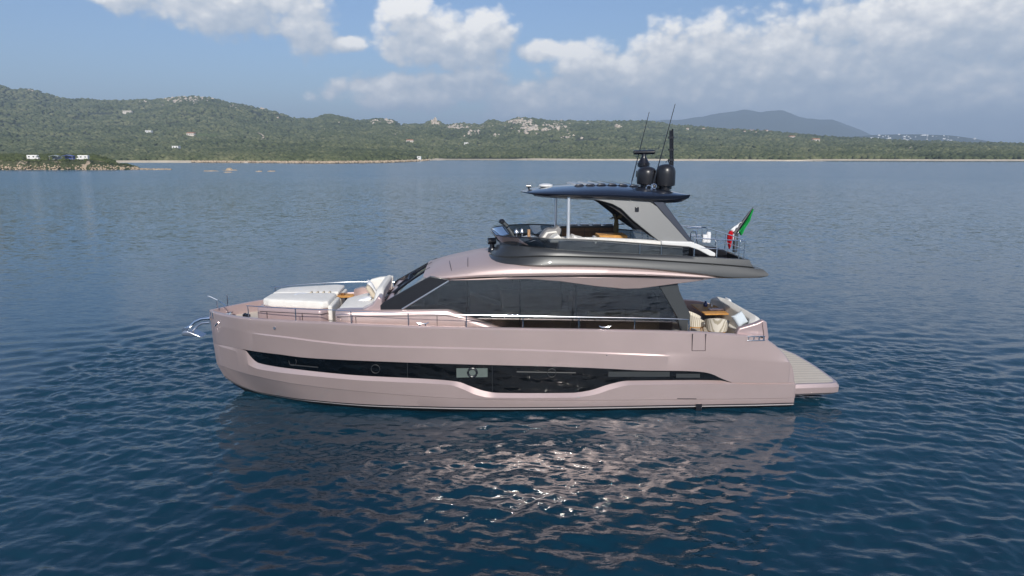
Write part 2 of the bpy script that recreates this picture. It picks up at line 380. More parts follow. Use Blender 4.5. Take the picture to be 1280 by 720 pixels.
def hills_z(u, Y):
    Y0 = shoreY(u); Yr = tab(RK, u); top = np.maximum(CAMH + vel(u, tab(SK, u)) * Yr, 18)
    t = (Y - Y0) / (Yr - Y0); x = fan(u, Y)
    plain = np.clip((Y - Y0) / 60, 0, 1) * 3.5 + np.clip((Y - Y0) / 500, 0, 1) * 6
    tt = np.clip((t - .12) / .88, 0, 1.0); s = tt ** 1.25 * (1 - .25 * (1 - tt))
    n = fbm(x * .0022, Y * .0022, 21, 6); n2 = fbm(x * .012, Y * .012, 31, 4)
    rise = (top - plain) * s * (1 + .75 * n * np.clip(1 - tt, 0, 1) * np.clip(tt * 5, 0, 1))
    back = np.clip(t - 1, 0, 9); z = plain + rise - top * .9 * np.clip(back * 2.2, 0, 1) ** 1.2
    z = z + n2 * 7 * np.clip(tt * 6, 0, 1) * (1 - .55 * np.clip(tt, 0, 1))
    return np.where(Y < Y0, -2.0, np.where(t < .004, z * 0 + .6, z))
def grid_mesh(name, us, Ts, zf, m, uvY):
    U, TT = np.meshgrid(us, Ts); Y = uvY(U, TT); Z = zf(U, Y); X = fan(U, Y)
    co = np.stack([X, Y, Z], -1).reshape(-1, 3); nx, ny = len(us), len(Ts)
    i = np.arange(nx * ny).reshape(ny, nx); q = np.stack([i[:-1, :-1], i[:-1, 1:], i[1:, 1:], i[1:, :-1]], -1).reshape(-1, 4)
    me = bpy.data.meshes.new(name); me.vertices.add(len(co)); me.vertices.foreach_set('co', co.astype(np.float32).ravel())
    me.loops.add(q.size); me.loops.foreach_set('vertex_index', q.ravel().astype(np.int32))
    me.polygons.add(len(q)); me.polygons.foreach_set('loop_start', np.arange(0, q.size, 4, dtype=np.int32))
    me.polygons.foreach_set('use_smooth', np.ones(len(q), bool)); me.update(); me.materials.append(m)
    o = bpy.data.objects.new(name, me); col.objects.link(o); return o
def land_mat(name, lo, hi_, rock, rs, rthr):
    m = bpy.data.materials.new(name); m.use_nodes = True; T = NT(m.node_tree); b = m.node_tree.nodes['Principled BSDF']
    ob = T.node('ShaderNodeTexCoord').outputs['Object']
    f = T.noise(ob, .06, 6, .7); c = T.ramp(f, [(.35, lo), (.62, hi_)])
    rk = T.m('GREATER_THAN', T.noise(ob, rs, 6, .68), rthr)
    T.set(b.inputs['Base Color'], T.mix(rk, c, (*rock, 1))); b.inputs['Roughness'].default_value = .95; b.inputs['Specular IOR Level'].default_value = .1
    T.set(b.inputs['Normal'], T.node('ShaderNodeBump', {'Height': T.noise(ob, .09, 5, .7), 'Distance': 9.0, 'Strength': .8})); return m
M['hill'] = land_mat('scrub_hillside', (.042, .052, .030), (.09, .10, .06), (.34, .29, .22), .02, .70)
us = np.linspace(-330, 1620, 900)
Ts = np.concatenate([np.linspace(0, .05, 12), np.linspace(.06, 1.35, 170)])
hills = grid_mesh('hills', us, Ts, hills_z, M['hill'], lambda U, T_: shoreY(U) - 3 + T_ * (tab(RK, U) - shoreY(U)))
tag(hills, kind='structure')
# pale sand along the foot of the land
M['sand'] = mat('pale_sand', (.62, .53, .40), .95, spec=.1, noise=(.05, .15, 4))
def beach_w(u): return tab([(-400, 5), (140, 14), (240, 16), (330, 11), (430, 15), (520, 16), (560, 34), (640, 34), (730, 12), (860, 16), (1000, 8), (1040, 30), (1280, 24), (1700, 22)], u)
def beach_z(U, Y):
    t = (Y - shoreY(U)) / np.maximum(beach_w(U), 1); return np.where(t < 0, -.6, .25 + 2.0 * np.clip(t, 0, 1.0)) + np.where(t > 1.02, -3, 0)
bch = grid_mesh('beach', np.linspace(-330, 1620, 900), np.linspace(-.3, 1.15, 12), beach_z, M['sand'], lambda U, T_: shoreY(U) - 4 + T_ * beach_w(U)); tag(bch, kind='structure')

# far blue mountain and the low land before it
SKM = [(560, 190), (640, 176), (700, 160), (740, 153), (770, 152), (800, 149.5), (830, 150), (860, 147.5), (880, 145), (900, 140.5), (915, 138.5), (926, 137), (936, 138.5), (950, 141), (968, 140), (985, 144), (1000, 149.5), (1018, 151),
       (1033, 149), (1050, 153.5), (1070, 161), (1088, 168), (1110, 174), (1150, 182), (1220, 190)]
def mtn_z(U, Y):
    Yr = 9000.; top = CAMH + vel(U, tab(SKM, U)) * Yr; t = (Y - 6800) / (Yr - 6800); x = fan(U, Y)
    s = np.clip(1 - abs(t - 1), 0, 1) ** 1.1; return top * s * (1 + .5 * fbm(x * .0009, Y * .0009, 51, 6) * np.clip(4 * (1 - s), 0, 1)) + 14 * fbm(x * .006, Y * .006, 52, 3) * np.clip(s * 3, 0, 1) - 2
M['mtn'] = land_mat('mountain_scrub', (.03, .043, .026), (.065, .075, .045), (.2, .18, .15), .006, .66)
mt = grid_mesh('mountain', np.linspace(560, 1220, 320), np.linspace(0, 1.8, 60), mtn_z, M['mtn'], lambda U, T_: 6800 + T_ * 2200 + U * 0); tag(mt, kind='structure')
SKL = [(940, 190), (1000, 176), (1060, 171), (1100, 168), (1140, 167.5), (1180, 168.5), (1210, 172), (1240, 177), (1280, 182), (1400, 186), (1700, 190)]
def low_z(U, Y):
    Yr = 5600.; top = CAMH + vel(U, tab(SKL, U)) * Yr; t = (Y - 4300) / (Yr - 4300); x = fan(U, Y)
    s = np.clip(1 - abs(t - 1), 0, 1) ** .9; return top * s * (1 + .3 * fbm(x * .002, Y * .002, 61, 5) * np.clip(4 * (1 - s), 0, 1)) - 2
lw = grid_mesh('far_land', np.linspace(940, 1700, 260), np.linspace(0, 1.8, 50), low_z, M['mtn'], lambda U, T_: 4300 + T_ * 1300 + U * 0); tag(lw, kind='structure')

# rocky headland on the left
def head_front(u): return -CAMH / vel(u, 212.3 + np.asarray(u) * 0) + 5 * fbm(np.asarray(u) * .08, np.asarray(u) * 0, 8, 4)
def head_z(U, Y):
    Yf = head_front(U); d = Y - Yf; tip = np.clip((172 - U) / 60, 0, 1) ** .6; tail = np.clip((208 - U) / 40, 0, 1)
    hgt = .6 * tail + 4.6 * tip
    w = 70 * np.clip((215 - U) / 120, .12, 1)
    s = np.clip(d / 8, 0, 1) * np.clip((w - d) / 14, 0, 1)
    return np.where(s > 0, hgt * s ** .6 + .35 * fbm(U * .25, Y * .25, 77, 3) * s, -1.0) 
M['granite'] = mat('weathered_granite', (.44, .34, .235), .9, spec=.2, noise=(.35, .32, 6), bump=(1.2, .3))
M['headland'] = land_mat('headland_scrub', (.045, .06, .026), (.10, .105, .052), (.44, .35, .25), .09, .60)
hd = grid_mesh('headland', np.linspace(-420, 214, 300), np.linspace(0, 1, 44), head_z, M['headland'], lambda U, T_: head_front(U) - 2 + T_ * 78); tag(hd, kind='structure')

def hit(u, v, zf=hills_z, Y0=None, Y1=None):
    Y = np.linspace(Y0 or float(shoreY(u)) + 2, Y1 or float(tab(RK, u)), 900); z = zf(np.full(900, float(u)), Y)
    k = np.argmax((z - CAMH) / Y >= vel(u, v))
    if (z[k] - CAMH) / Y[k] < vel(u, v): k = 899
    return Vector((float(fan(u, Y[k])), float(Y[k]), float(z[k])))

# irregular clumps: one mesh of many small jittered crowns
def ico(sub):
    bm = bmesh.new(); bmesh.ops.create_icosphere(bm, subdivisions=sub, radius=1)
    v = np.array([x.co[:] for x in bm.verts]); f = np.array([[x.index for x in q.verts] for q in bm.faces]); bm.free(); return v, f
def clumps(name, pos, siz, m, sub=1, flat=.75, jit=.35, sink=.3):
    v, f = ico(sub); n = len(pos); r = np.random.default_rng(11); k = len(v)
    j = 1 + r.uniform(-jit, jit, (n, k, 1)); an = r.uniform(0, 6.28, n); ca, sa = np.cos(an), np.sin(an)
    p = v[None] * j * np.array([1, 1, flat]); x = p[..., 0] * ca[:, None] - p[..., 1] * sa[:, None]; y = p[..., 0] * sa[:, None] + p[..., 1] * ca[:, None]
    p = np.stack([x, y, p[..., 2]], -1) * siz[:, None, None] + pos[:, None, :]; p[..., 2] += (siz * flat * (1 - 2 * sink))[:, None] * .5
    q = (f[None] + (np.arange(n) * k)[:, None, None]).reshape(-1, 3)
    me = bpy.data.meshes.new(name); me.vertices.add(n * k); me.vertices.foreach_set('co', p.astype(np.float32).ravel())
    me.loops.add(q.size); me.loops.foreach_set('vertex_index', q.ravel().astype(np.int32))
    me.polygons.add(len(q)); me.polygons.foreach_set('loop_start', np.arange(0, q.size, 3, dtype=np.int32)); me.update(); me.materials.append(m)
    o = bpy.data.objects.new(name, me); col.objects.link(o); return o
def bush_mat(name, stops, sc=.03):
    m = bpy.data.materials.new(name); m.use_nodes = True; T = NT(m.node_tree); b = m.node_tree.nodes['Principled BSDF']
    ob = T.node('ShaderNodeTexCoord').outputs['Object']
    f = T.m('ADD', T.m('ADD', T.m('MULTIPLY', T.noise(ob, sc, 4, .7), .5), T.m('MULTIPLY', T.noise(ob, .35, 2, .5), .25)), T.m('MULTIPLY', T.noise(ob, .0045, 4, .6), .3))
    T.set(b.inputs['Base Color'], T.ramp(f, stops)); b.inputs['Roughness'].default_value = .9; b.inputs['Specular IOR Level'].default_value = .15; return m
M['scrub'] = bush_mat('macchia_scrub', [(.40, (.036, .048, .025)), (.52, (.090, .108, .052)), (.66, (.19, .19, .10))])
NS = 62000
su = rng.uniform(-250, 1540, NS); stt = rng.uniform(0.0, 1.0, NS) ** 1.15
sY = shoreY(su) + beach_w(su) + 3 + stt * (tab(RK, su) - shoreY(su) + 30); sz = hills_z(su, sY)
clear = fbm(fan(su, sY) * .008, sY * .008, 91, 4)
keep = (clear < .42) | (stt < .1); su, sY, sz, stt = su[keep], sY[keep], sz[keep], stt[keep]
ss = rng.uniform(2.2, 5.0, len(su)) * (1 + 1.1 * stt)
clumps('scrub', np.stack([fan(su, sY), sY, sz], -1), ss, M['scrub']).__setitem__('kind', 'stuff')
# bushes on the headland
NB = 8000
bu = rng.uniform(-300, 172, NB); bt = rng.uniform(0, 1, NB); bY = head_front(bu) + 7 + bt * 52 * np.clip((215 - bu) / 120, .12, 1); bz = head_z(bu, bY)
dens = fbm(bu * .06, bY * .05, 14, 3); vans = ((np.abs(bu - 41) < 13) | ((bu > 58) & (bu < 120))) & (bY < head_front(bu) + 26) & (bY > head_front(bu) + 8); keep = (dens > -.32) & ~vans & (bz > .6); bu, bY, bz = bu[keep], bY[keep], bz[keep]
M['bush'] = bush_mat('coastal_bushes', [(.36, (.035, .05, .018)), (.64, (.10, .115, .045))], .12)
clumps('coastal_bushes', np.stack([fan(bu, bY), bY, bz], -1), rng.uniform(.6, 1.9, len(bu)) * np.clip((bY - head_front(bu)) / 22, .55, 1.7) * np.clip((190 - bu) / 60, .4, 1.2), M['bush'], sub=2, flat=.8, jit=.22).__setitem__('kind', 'stuff')
# shore rocks of the headland and along the beach
NR = 1500
ru = rng.uniform(-300, 212, NR); rY = head_front(ru) + rng.uniform(-.5, 6.5, NR); rz = np.maximum(head_z(ru, rY), 0)
clumps('shore_rocks', np.stack([fan(ru, rY), rY, rz * .8], -1), rng.uniform(.3, .8, NR), M['granite'], sub=1, flat=.7, jit=.3, sink=.35).__setitem__('kind', 'stuff')
NR = 1600
ru = np.where(rng.random(NR) < .7, rng.normal(455, 38, NR), rng.uniform(240, 420, NR)); ru = np.clip(ru, 200, 535); rY = shoreY(ru) + rng.uniform(-2, 12, NR)
clumps('beach_boulders', np.stack([fan(ru, rY), rY, rY * 0 + .6], -1), rng.uniform(.6, 2.0, NR), M['granite'], sub=1, flat=.75, jit=.3).__setitem__('kind', 'stuff')

# granite: compact outcrops one by one, the loose boulder fields as a mass
M['outcrop'] = mat('granite_outcrop', (.50, .43, .35), .9, spec=.2, noise=(.05, .28, 5))
def outcrop(u, v, w, h, label, spire=0):
    c = hit(u, v + h * .5); sc = c.y / F; vv, ff = ico(5); n = vv.copy(); r = np.random.default_rng(int(u))
    cen = r.normal(0, 1, (70, 3)); cen /= np.linalg.norm(cen, axis=1)[:, None]; rad = r.uniform(.55, 1.25, 70)
    k = np.argmax(vv @ cen.T, axis=1); d = rad[k][:, None] * (1 - .5 * (1 - np.max(vv @ cen.T, axis=1))[:, None] * 9)
    p = vv * d; p[:, 0] *= w * sc * .5; p[:, 1] *= w * sc * .35; p[:, 2] = p[:, 2] * h * sc * .75
    if spire: p[:, 2] *= 1 + spire * np.exp(-(vv[:, 0] / .35) ** 2) * (vv[:, 2] > 0)
    b = MB(); b.add([tuple(q) for q in p], [tuple(int(i) for i in q) for q in ff]); o = b.build('rock_outcrop', M['outcrop'], smooth=False, loc=c)
    tag(o, label, 'rock outcrop', 'granite outcrops on the hills')
for a in [(47, 113, 13, 3, 'pale rock outcrop on the hill crest at the far left of the photo'),
          (331, 136, 8, 4, 'small rock knob partway down the long sloping ridge'),
          (350, 147, 6, 3, 'single pale boulder group below the long sloping ridge'),
          (471, 151, 13, 5, 'jagged granite crown on the low hill left of the rock spire'),
          (544, 153, 12, 8, 'pointed granite spire standing up from the ridge', .7),
          (648, 151, 15, 6, 'tallest granite block pile on the central crest'),
          (770, 158, 12, 7, 'pale rock face behind the left radar antenna')]: outcrop(*a)
bp, bs = [], []
for u, v, wpx, hpx, n, big in [(240, 126, 34, 5, 150, 1.5), (300, 134, 22, 3, 30, 1.3), (185, 127.5, 9, 1, 14, 1.1), (484, 154, 12, 2.5, 30, 1.7), (570, 160, 14, 4, 70, 1.9), (592, 168, 10, 4, 34, 1.9), (620, 171, 8, 3, 20, 1.9),
        (650, 154, 18, 4, 90, 2.0), (665, 163, 15, 5, 80, 2.0), (696, 160, 20, 6, 110, 1.8), (722, 156, 18, 3, 40, 1.5), (712, 172, 12, 4, 16, 1.4), (600, 160, 60, 6, 80, 1.3), (420, 152, 14, 3, 14, 1.2), (380, 165, 60, 10, 14, 1.0)]:
    for k in range(int(n * 1.6)):
        uu = u + rng.normal(0, wpx * .45); vv_ = max(v + rng.normal(0, hpx * .45), float(tab(SK, uu)) + .2); h = hit(uu, vv_)
        bp.append(tuple(h)); bs.append(rng.uniform(.35, 1) ** 1.6 * big * h.y / F * 1.55)
clumps('hillside_boulders', np.array(bp), np.array(bs), M['outcrop'], sub=1, flat=.95, jit=.38, sink=.15).__setitem__('kind', 'stuff')

# low rocks in the water off the headland
for (u, v, w, n, lab) in [(262, 214, 10, 16, 'longest low reef rock awash right of the headland tip'), (286, 213, 10, 22, 'reef rock with a round white boulder on top'),
                       (283, 215.6, 5, 7, 'thin dark reef rock just in front of the white boulder'), (322, 214.5, 4, 7, 'small reef rock between the boulder reef and the last rock'), (338, 214.3, 5, 9, 'rightmost small reef rock off the headland')]:
    D = -CAMH / vel(u, v); r_ = rng
    vv, ff = ico(4); wm = w * D / F * 1.05; p = vv.copy(); nz = 1 + .9 * fbm(vv[:, 0] * 3.2 + u, vv[:, 1] * 2.2 + vv[:, 2], 5, 4)
    p[:, 0] *= wm; p[:, 1] *= 2.2; p[:, 2] = p[:, 2] * .42 * nz; p *= nz[:, None] ** .3
    if 'round white' in lab: p[:, 2] += 1.1 * np.clip(1 - ((vv[:, 0] + .1) / .16) ** 2, 0, 1) ** .5 * (vv[:, 2] > 0)
    b_ = MB(); b_.add([tuple(q) for q in p], [tuple(int(i) for i in q) for q in ff])
    tag(b_.build('reef_rock', M['granite'], loc=(float(fan(u, D)), D, -.1)), lab, 'rock', 'reef rocks off the headland')

# dirt tracks and a meadow on the hillside
M['track'] = mat('dirt_track_soil', (.50, .42, .31), .95, spec=.1)
def ribbon(name, pts, w, m):
    vs = []; 
    for (u, v) in pts:
        h = hit(u, v); ws_ = w * h.y / F / 2
        for s in (-1, 1):
            u2 = u + s * w / 2; z = float(hills_z(np.array([u2]), np.array([h.y]))[0]); vs.append((float(fan(u2, h.y)), h.y - 4, z + 4.2))
    b = MB(); b.add(vs, [(2 * i, 2 * i + 1, 2 * i + 3, 2 * i + 2) for i in range(len(pts) - 1)]); o = b.build(name, m); tag(o, kind='structure')
ribbon('dirt_track', [(327, 178.5), (329.5, 176.5), (332, 174), (331, 171.5), (328, 169.5), (325, 168)], 2.2, M['track'])
ribbon('dirt_path', [(494, 171), (498, 168), (502, 165.5)], 1.8, M['track'])
ribbon('hill_road', [(1134, 189), (1137, 186.5), (1139, 184.5)], 1.8, M['track'])
M['meadow'] = mat('meadow_grass', (.12, .15, .06), .95, spec=.1)
ribbon('meadow', [(260, 173), (261, 170.3)], 26, M['meadow'])
# ------------------------------------------------------------------ houses far away
M['plaster'] = mat('pale_plaster', (.66, .60, .52), .9, noise=(.2, .06, 2)); M['whitewall'] = mat('white_wall', (.78, .77, .74), .8)
M['roof'] = mat('terracotta_roof', (.36, .17, .10), .9, noise=(.5, .15, 3)); M['dark_pane'] = mat('dark_pane', (.02, .025, .03), .2)
def house(name, label, cat, p, w, d, h, wall, roof='gable', group=None, rz=0):
    e = empty(name, label, cat, p, group, rz); b = MB(); b.box((-w / 2, -d / 2, -3), (w / 2, d / 2, h)); b.build('wall', wall, e, smooth=False)
    r = MB()
    if roof == 'gable': r.prism([(-w / 2 - .4, h), (w / 2 + .4, h), (w / 2 * .8, h + h * .38), (-w / 2 * .8, h + h * .38)], -d / 2 - .4, d / 2 + .4)
    else: r.box((-w / 2 - .2, -d / 2 - .2, h), (w / 2 + .2, d / 2 + .2, h + .35))
    r.build('roof', M['roof'] if roof == 'gable' else wall, e, smooth=False)
    n = max(2, int(w / 4))
    for k in range(n):
        x = -w / 2 + w * (k + .5) / n; q = MB(); q.box((x - .6, -d / 2 - .06, h * .35), (x + .6, -d / 2 - .01, h * .8)); q.build('window', M['dark_pane'], e, smooth=False)
    return e
for (u, v, w, h, wall, rf, lab) in [(165, 142.5, 27, 7, M['plaster'], 'flat', 'long pale house alone high on the left hillside'),
        (189, 167.5, 13, 5, M['whitewall'], 'flat', 'small white house halfway down the left hillside'),
        (241, 171, 16, 5, M['plaster'], 'gable', 'house with terracotta roof beside the hillside meadow'),
        (221, 188, 9, 4, M['whitewall'], 'flat', 'tiny white hut in the scrub above the sandy beach'),
        (513, 180, 14, 5, M['plaster'], 'gable', 'small terracotta roofed house above the white beach building'),
        (583, 182, 9, 4, M['whitewall'], 'flat', 'tiny white house in the green plain behind the windscreen'),
        (1018, 179, 16, 6, M['plaster'], 'gable', 'house on the green slope right of the ensign'),
        (988, 174, 16, 5, M['plaster'], 'gable', 'house with pale walls below the hilltop village')]:
    p = hit(u, v); house('house', lab, 'house', p + Vector((0, 0, 2)), w, 8, h, wall, rf)
house('beach_building', 'long low white building behind the beach left of centre', 'building', Vector((float(fan(517, float(shoreY(519.)) + 40)), float(shoreY(519.)) + 40, 2.6)), 17, 7, 2.6, M['whitewall'], 'flat')
# hilltop village (copies of one small house)
def copy_tree(o):
    c = o.copy(); col.objects.link(c)
    for ch in list(o.children): k = ch.copy(); col.objects.link(k); k.parent = c
    return c
vill = [(926 + dx, 164.3 + dy) for dx, dy in [(0, 0), (5, .5), (10, .2), (14, 1), (19, .8), (24, 1.2), (30, 1.8), (-8, .4), (-12, 1.2), (3, 2.5), (17, 3), (36, 2.5), (-55, -.8), (-48, -.6), (-68, -1), (-30, .8), (8, -.6), (15, -.3)]]
proto = None
for i, (u, v) in enumerate(vill):
    v = max(v, float(tab(SK, u)) + .3); p = hit(u, v) + Vector((0, 0, 3.5))
    if proto is None: proto = house('village_house', 'pale house in the village on the ridge behind the ensign', 'house', p, 15, 8, 6, M['plaster'], 'gable', 'houses of the hilltop village'); c = proto
    else: c = copy_tree(proto); c.location = p
    c.rotation_euler.z = random.uniform(-.5, .5); s = random.uniform(.3, .7); c.scale = (s, s, s)
proto = None
for i in range(44):
    u = rng.uniform(1040, 1265) if i % 2 else rng.normal(1120, 40); v0 = float(tab(SKL, u)); v = v0 + rng.uniform(1.0, 9.0)
    p = hit(u, v, low_z, 4320., 5600.) + Vector((0, 0, 4))
    if proto is None: proto = house('town_house', 'tiny pale house of the hazy town on the farthest low ridge', 'house', p, 22, 12, 9, M['whitewall'], 'flat', 'houses of the far town'); c = proto
    else: c = copy_tree(proto); c.location = p
    c.rotation_euler.z = random.uniform(-.5, .5); s = random.uniform(.35, .95); c.scale = (s * random.uniform(.7, 1.4), s, s)

# ------------------------------------------------------------------ camping vans on the headland
def camper(label, u, v, mirror=1):
    D = float(head_front(u)) + 20; z = float(head_z(np.array([float(u)]), np.array([D]))[0]) + .25
    e = empty('camper_van', label, 'camper van', (float(fan(u, D)), D, z), 'camper vans on the headland', R(4))
    s = mirror; L = 6.4; b = MB()
    b.prism([(-3.2 * s, .35), (3.2 * s, .35), (3.2 * s, 1.15), (2.5 * s, 1.3), (2.1 * s, 2.0), (2.75 * s, 2.2), (2.6 * s, 2.75), (-3.2 * s, 2.8)], -1.1, 1.1); b.build('body', M['whitewall'], e, bevel=.08)
    for x0, x1 in ((-2.4, -1.4), (.2, 1.2)): q = MB(); q.box((min(x0 * s, x1 * s), -1.15, 1.45), (max(x0 * s, x1 * s), -1.11, 2.05)); q.build('window', M['dark_pane'], e, smooth=False)
    q = MB(); q.prism([(2.9 * s, 1.25), (2.45 * s, 1.35), (2.1 * s, 1.95), (2.0 * s, 1.3)], -1.14, -1.105); q.build('cab_window', M['dark_pane'], e, smooth=False)
    for x in (-1.9, 2.2):
        q = MB(); q.tube([(x * s, -1.12, .35), (x * s, -.85, .35)], .36, 14); w = q.build('wheel', M['black'], e)
    return e
camper('white camper van standing alone among bushes, left one of the two', 41, 200.8, 1)
camper('white camper van beside the blue awning, right one of the two', 103, 204.5, -1)
def tent(label, u, v, cols, w):
    D = float(head_front(u)) + 18; z = float(head_z(np.array([float(u)]), np.array([D]))[0]) + .2
    e = empty('awning_tent', label, 'awning', (float(fan(u, D)), D, z)); b = MB()
    b.prism([(-w / 2 - .3, 2.0), (0, 2.7), (w / 2 + .3, 2.0), (w / 2 + .25, 1.85), (0, 2.5), (-w / 2 - .25, 1.85)], -1.5, 1.5); b.build('canopy', cols, e, smooth=False)
    for x in (-w / 2, w / 2):
        for y in (-1.4, 1.4): q = MB(); q.tube([(x, y, 0), (x, y, 2.0)], .05, 6); q.build('pole', M['white'], e)
    q = MB(); q.box((-w / 2, 1.3, .1), (w / 2, 1.36, 1.9)); q.build('side_panel', cols, e, smooth=False); return e
M['bluecloth'] = mat('blue_awning_cloth', (.12, .16, .42), .9); M['greycloth'] = mat('grey_tent_cloth', (.32, .36, .36), .9)
tent('blue awning between the grey tent and the right camper van', 85, 204.6, M['bluecloth'], 6)
tent('grey pitched tent left of the blue awning', 68, 202.2, M['greycloth'], 5)
def car(label, u, v, m):
    D = float(head_front(u)) + 13; z = float(head_z(np.array([float(u)]), np.array([D]))[0]) + .1
    e = empty('parked_car', label, 'car', (float(fan(u, D)), D, z)); b = MB()
    b.prism([(-2.1, .3), (2.1, .3), (2.15, .8), (1.2, .95), (.6, 1.45), (-1.3, 1.5), (-2.0, 1.0), (-2.15, .8)], -.85, .85); b.build('body', m, e, bevel=.08)
    q = MB(); q.prism([(1.05, .98), (.55, 1.38), (-1.2, 1.42), (-1.75, 1.0)], -.88, -.855); q.build('side_window', M['dark_pane'], e, smooth=False)
    for x in (-1.3, 1.35): q = MB(); q.tube([(x, -.88, .32), (x, -.7, .32)], .32, 12); q.build('wheel', M['black'], e)
M['darkcar'] = mat('dark_car_paint', (.04, .05, .07), .3, coat=1)
car('dark parked car under the grey tent on the headland', 73, 205.5, M['darkcar'])

# ------------------------------------------------------------------ haze
hz = bpy.data.materials.new('sea_haze'); hz.use_nodes = True; T = NT(hz.node_tree); T.n.clear()
pvn = T.node('ShaderNodeVolumePrincipled', {'Color': (.62, .79, 1.0, 1), 'Density': 1.5e-4, 'Anisotropy': 0.0})
T.l.new(pvn.outputs[0], T.node('ShaderNodeOutputMaterial').inputs['Volume'])
b = MB(); b.box((-16500, -16500, -4), (16500, 16500, 720)); o = b.build('haze', hz, smooth=False); tag(o, kind='stuff')
#YACHT
# ------------------------------------------------------------------ the yacht (local axes: x towards the stern, y away from the camera, z up)
Y = empty('motor_yacht', 'rose coloured motor yacht at anchor on the blue bay, left side on', 'yacht', (BO[0], BO[1], 0), rz=YAW)
XA = 10.52
def stem_x(z): return float(interp(z, [-1.2, 0.0, .45, 1.3, 3.6], [-8.6, -11.0, -11.5, -11.9, -12.0]))
S_S = [0, .01, .03, .08, .145, .215, .29, .43, .6, .8, .93, 1.0]; S_Y = [0, .34, .82, 1.72, 2.35, 2.75, 2.98, 3.14, 3.2, 3.2, 3.16, 3.10]
W_S = [0, .01, .03, .06, .165, .30, .48, .69, .93, 1.0]; W_Y = [0, .07, .24, .55, 1.78, 2.58, 3.02, 3.14, 3.12, 3.08]
SHX = [-12.0, -10.3, -8.6, -7.05, -5.33, -3.06, -.18, 2.74, 6.3, 8.25]; SHZ = [3.38, 3.46, 3.5, 3.5, 3.44, 3.36, 3.27, 3.18, 3.05, 2.90]
def sheer_ref(x): return float(interp(x, SHX, SHZ))
def hb_s(s, z):
    yS = float(interp(s, S_S, S_Y)); yW = float(interp(s, W_S, W_Y))
    if z < 0: return yW * max(.02, 1 + z * .55)
    g_ = min(1.0, z / 3.4); return yW + (yS - yW) * (g_ ** .75)
def s_of(x, z): xs = stem_x(z); return max(0., min(1., (x - xs) / (XA - xs)))
def hb(x, z): return hb_s(s_of(x, z), z)
def HP(u, v):
    y = -2.5
    for _ in range(25): x, z = P(u, v, y); y = -.5 * hb(x, z) + .5 * y
    return x, z
def row(pts):
    q = sorted((s_of(*HP(u, v)), HP(u, v)[1]) for u, v in pts); out = []
    for a in q:
        if not out or a[0] > out[-1][0] + 1e-3: out.append(a)
    return [a[0] for a in out], [a[1] for a in out]
rows_px = dict(
    knuckle=[(264, 404), (300, 414), (350, 421), (400, 427.5), (445, 432), (540, 435), (640, 437.5), (760, 442), (880, 447), (990, 454)],
    wtop=[(266, 428), (280, 431.5), (296, 434.7), (306, 437), (345, 442.5), (380, 447), (440, 450.5), (540, 454.3), (640, 457), (700, 458.5), (760, 461), (800, 463), (860, 464), (878, 465.2), (890, 468), (902, 473.5), (918, 478.3), (990, 478.5)],
    wbot=[(266, 428.3), (280, 431.8), (296, 435), (306, 437.5), (313, 447), (321, 454), (335, 457.5), (370, 462.5), (445, 470), (540, 475), (572, 478), (590, 484.5), (605, 489.5), (622, 492), (715, 492), (735, 489.5), (765, 480.5), (785, 476.8), (860, 476), (902, 476.5), (918, 478.6), (990, 478.9)],
    lip=[(266, 429.5), (280, 434), (294, 438), (303, 447), (312, 456), (325, 461), (370, 467.3), (445, 474.3), (540, 479), (562, 480.5), (578, 485.5), (594, 492.5), (612, 496.3), (715, 496.3), (740, 493.3), (768, 484.8), (788, 480.6), (860, 479.6), (900, 479.4), (990, 480)],
    step=[(269, 455), (300, 465), (330, 472.5), (400, 484), (500, 493.5), (560, 497.5), (640, 500), (800, 500), (990, 497.5)],
    boot=[(283, 472), (300, 482), (330, 492), (400, 502), (500, 508.3), (640, 510.5), (800, 508.5), (990, 504.8)])
ROW = {k: row(v) for k, v in rows_px.items()}
def rz_(k, s): return float(interp(s, *ROW[k]))
STERN = [(8.25, 2.90), (8.8, 2.84), (9.17, 2.74), (9.55, 2.52), (9.9, 2.22), (10.2, 1.86), (10.4, 1.45), (10.46, 1.05), (10.52, .98)]
def sheer_z(x):
    if x <= 8.25: return sheer_ref(x)
    return float(interp(x, [p[0] for p in STERN], [p[1] for p in STERN]))
NST = 200
ss_ = sorted(set([round(float(t), 5) for t in np.concatenate([np.linspace(0, .03, 10), np.linspace(.03, .9, 150), np.linspace(.9, 1, 42)])]))
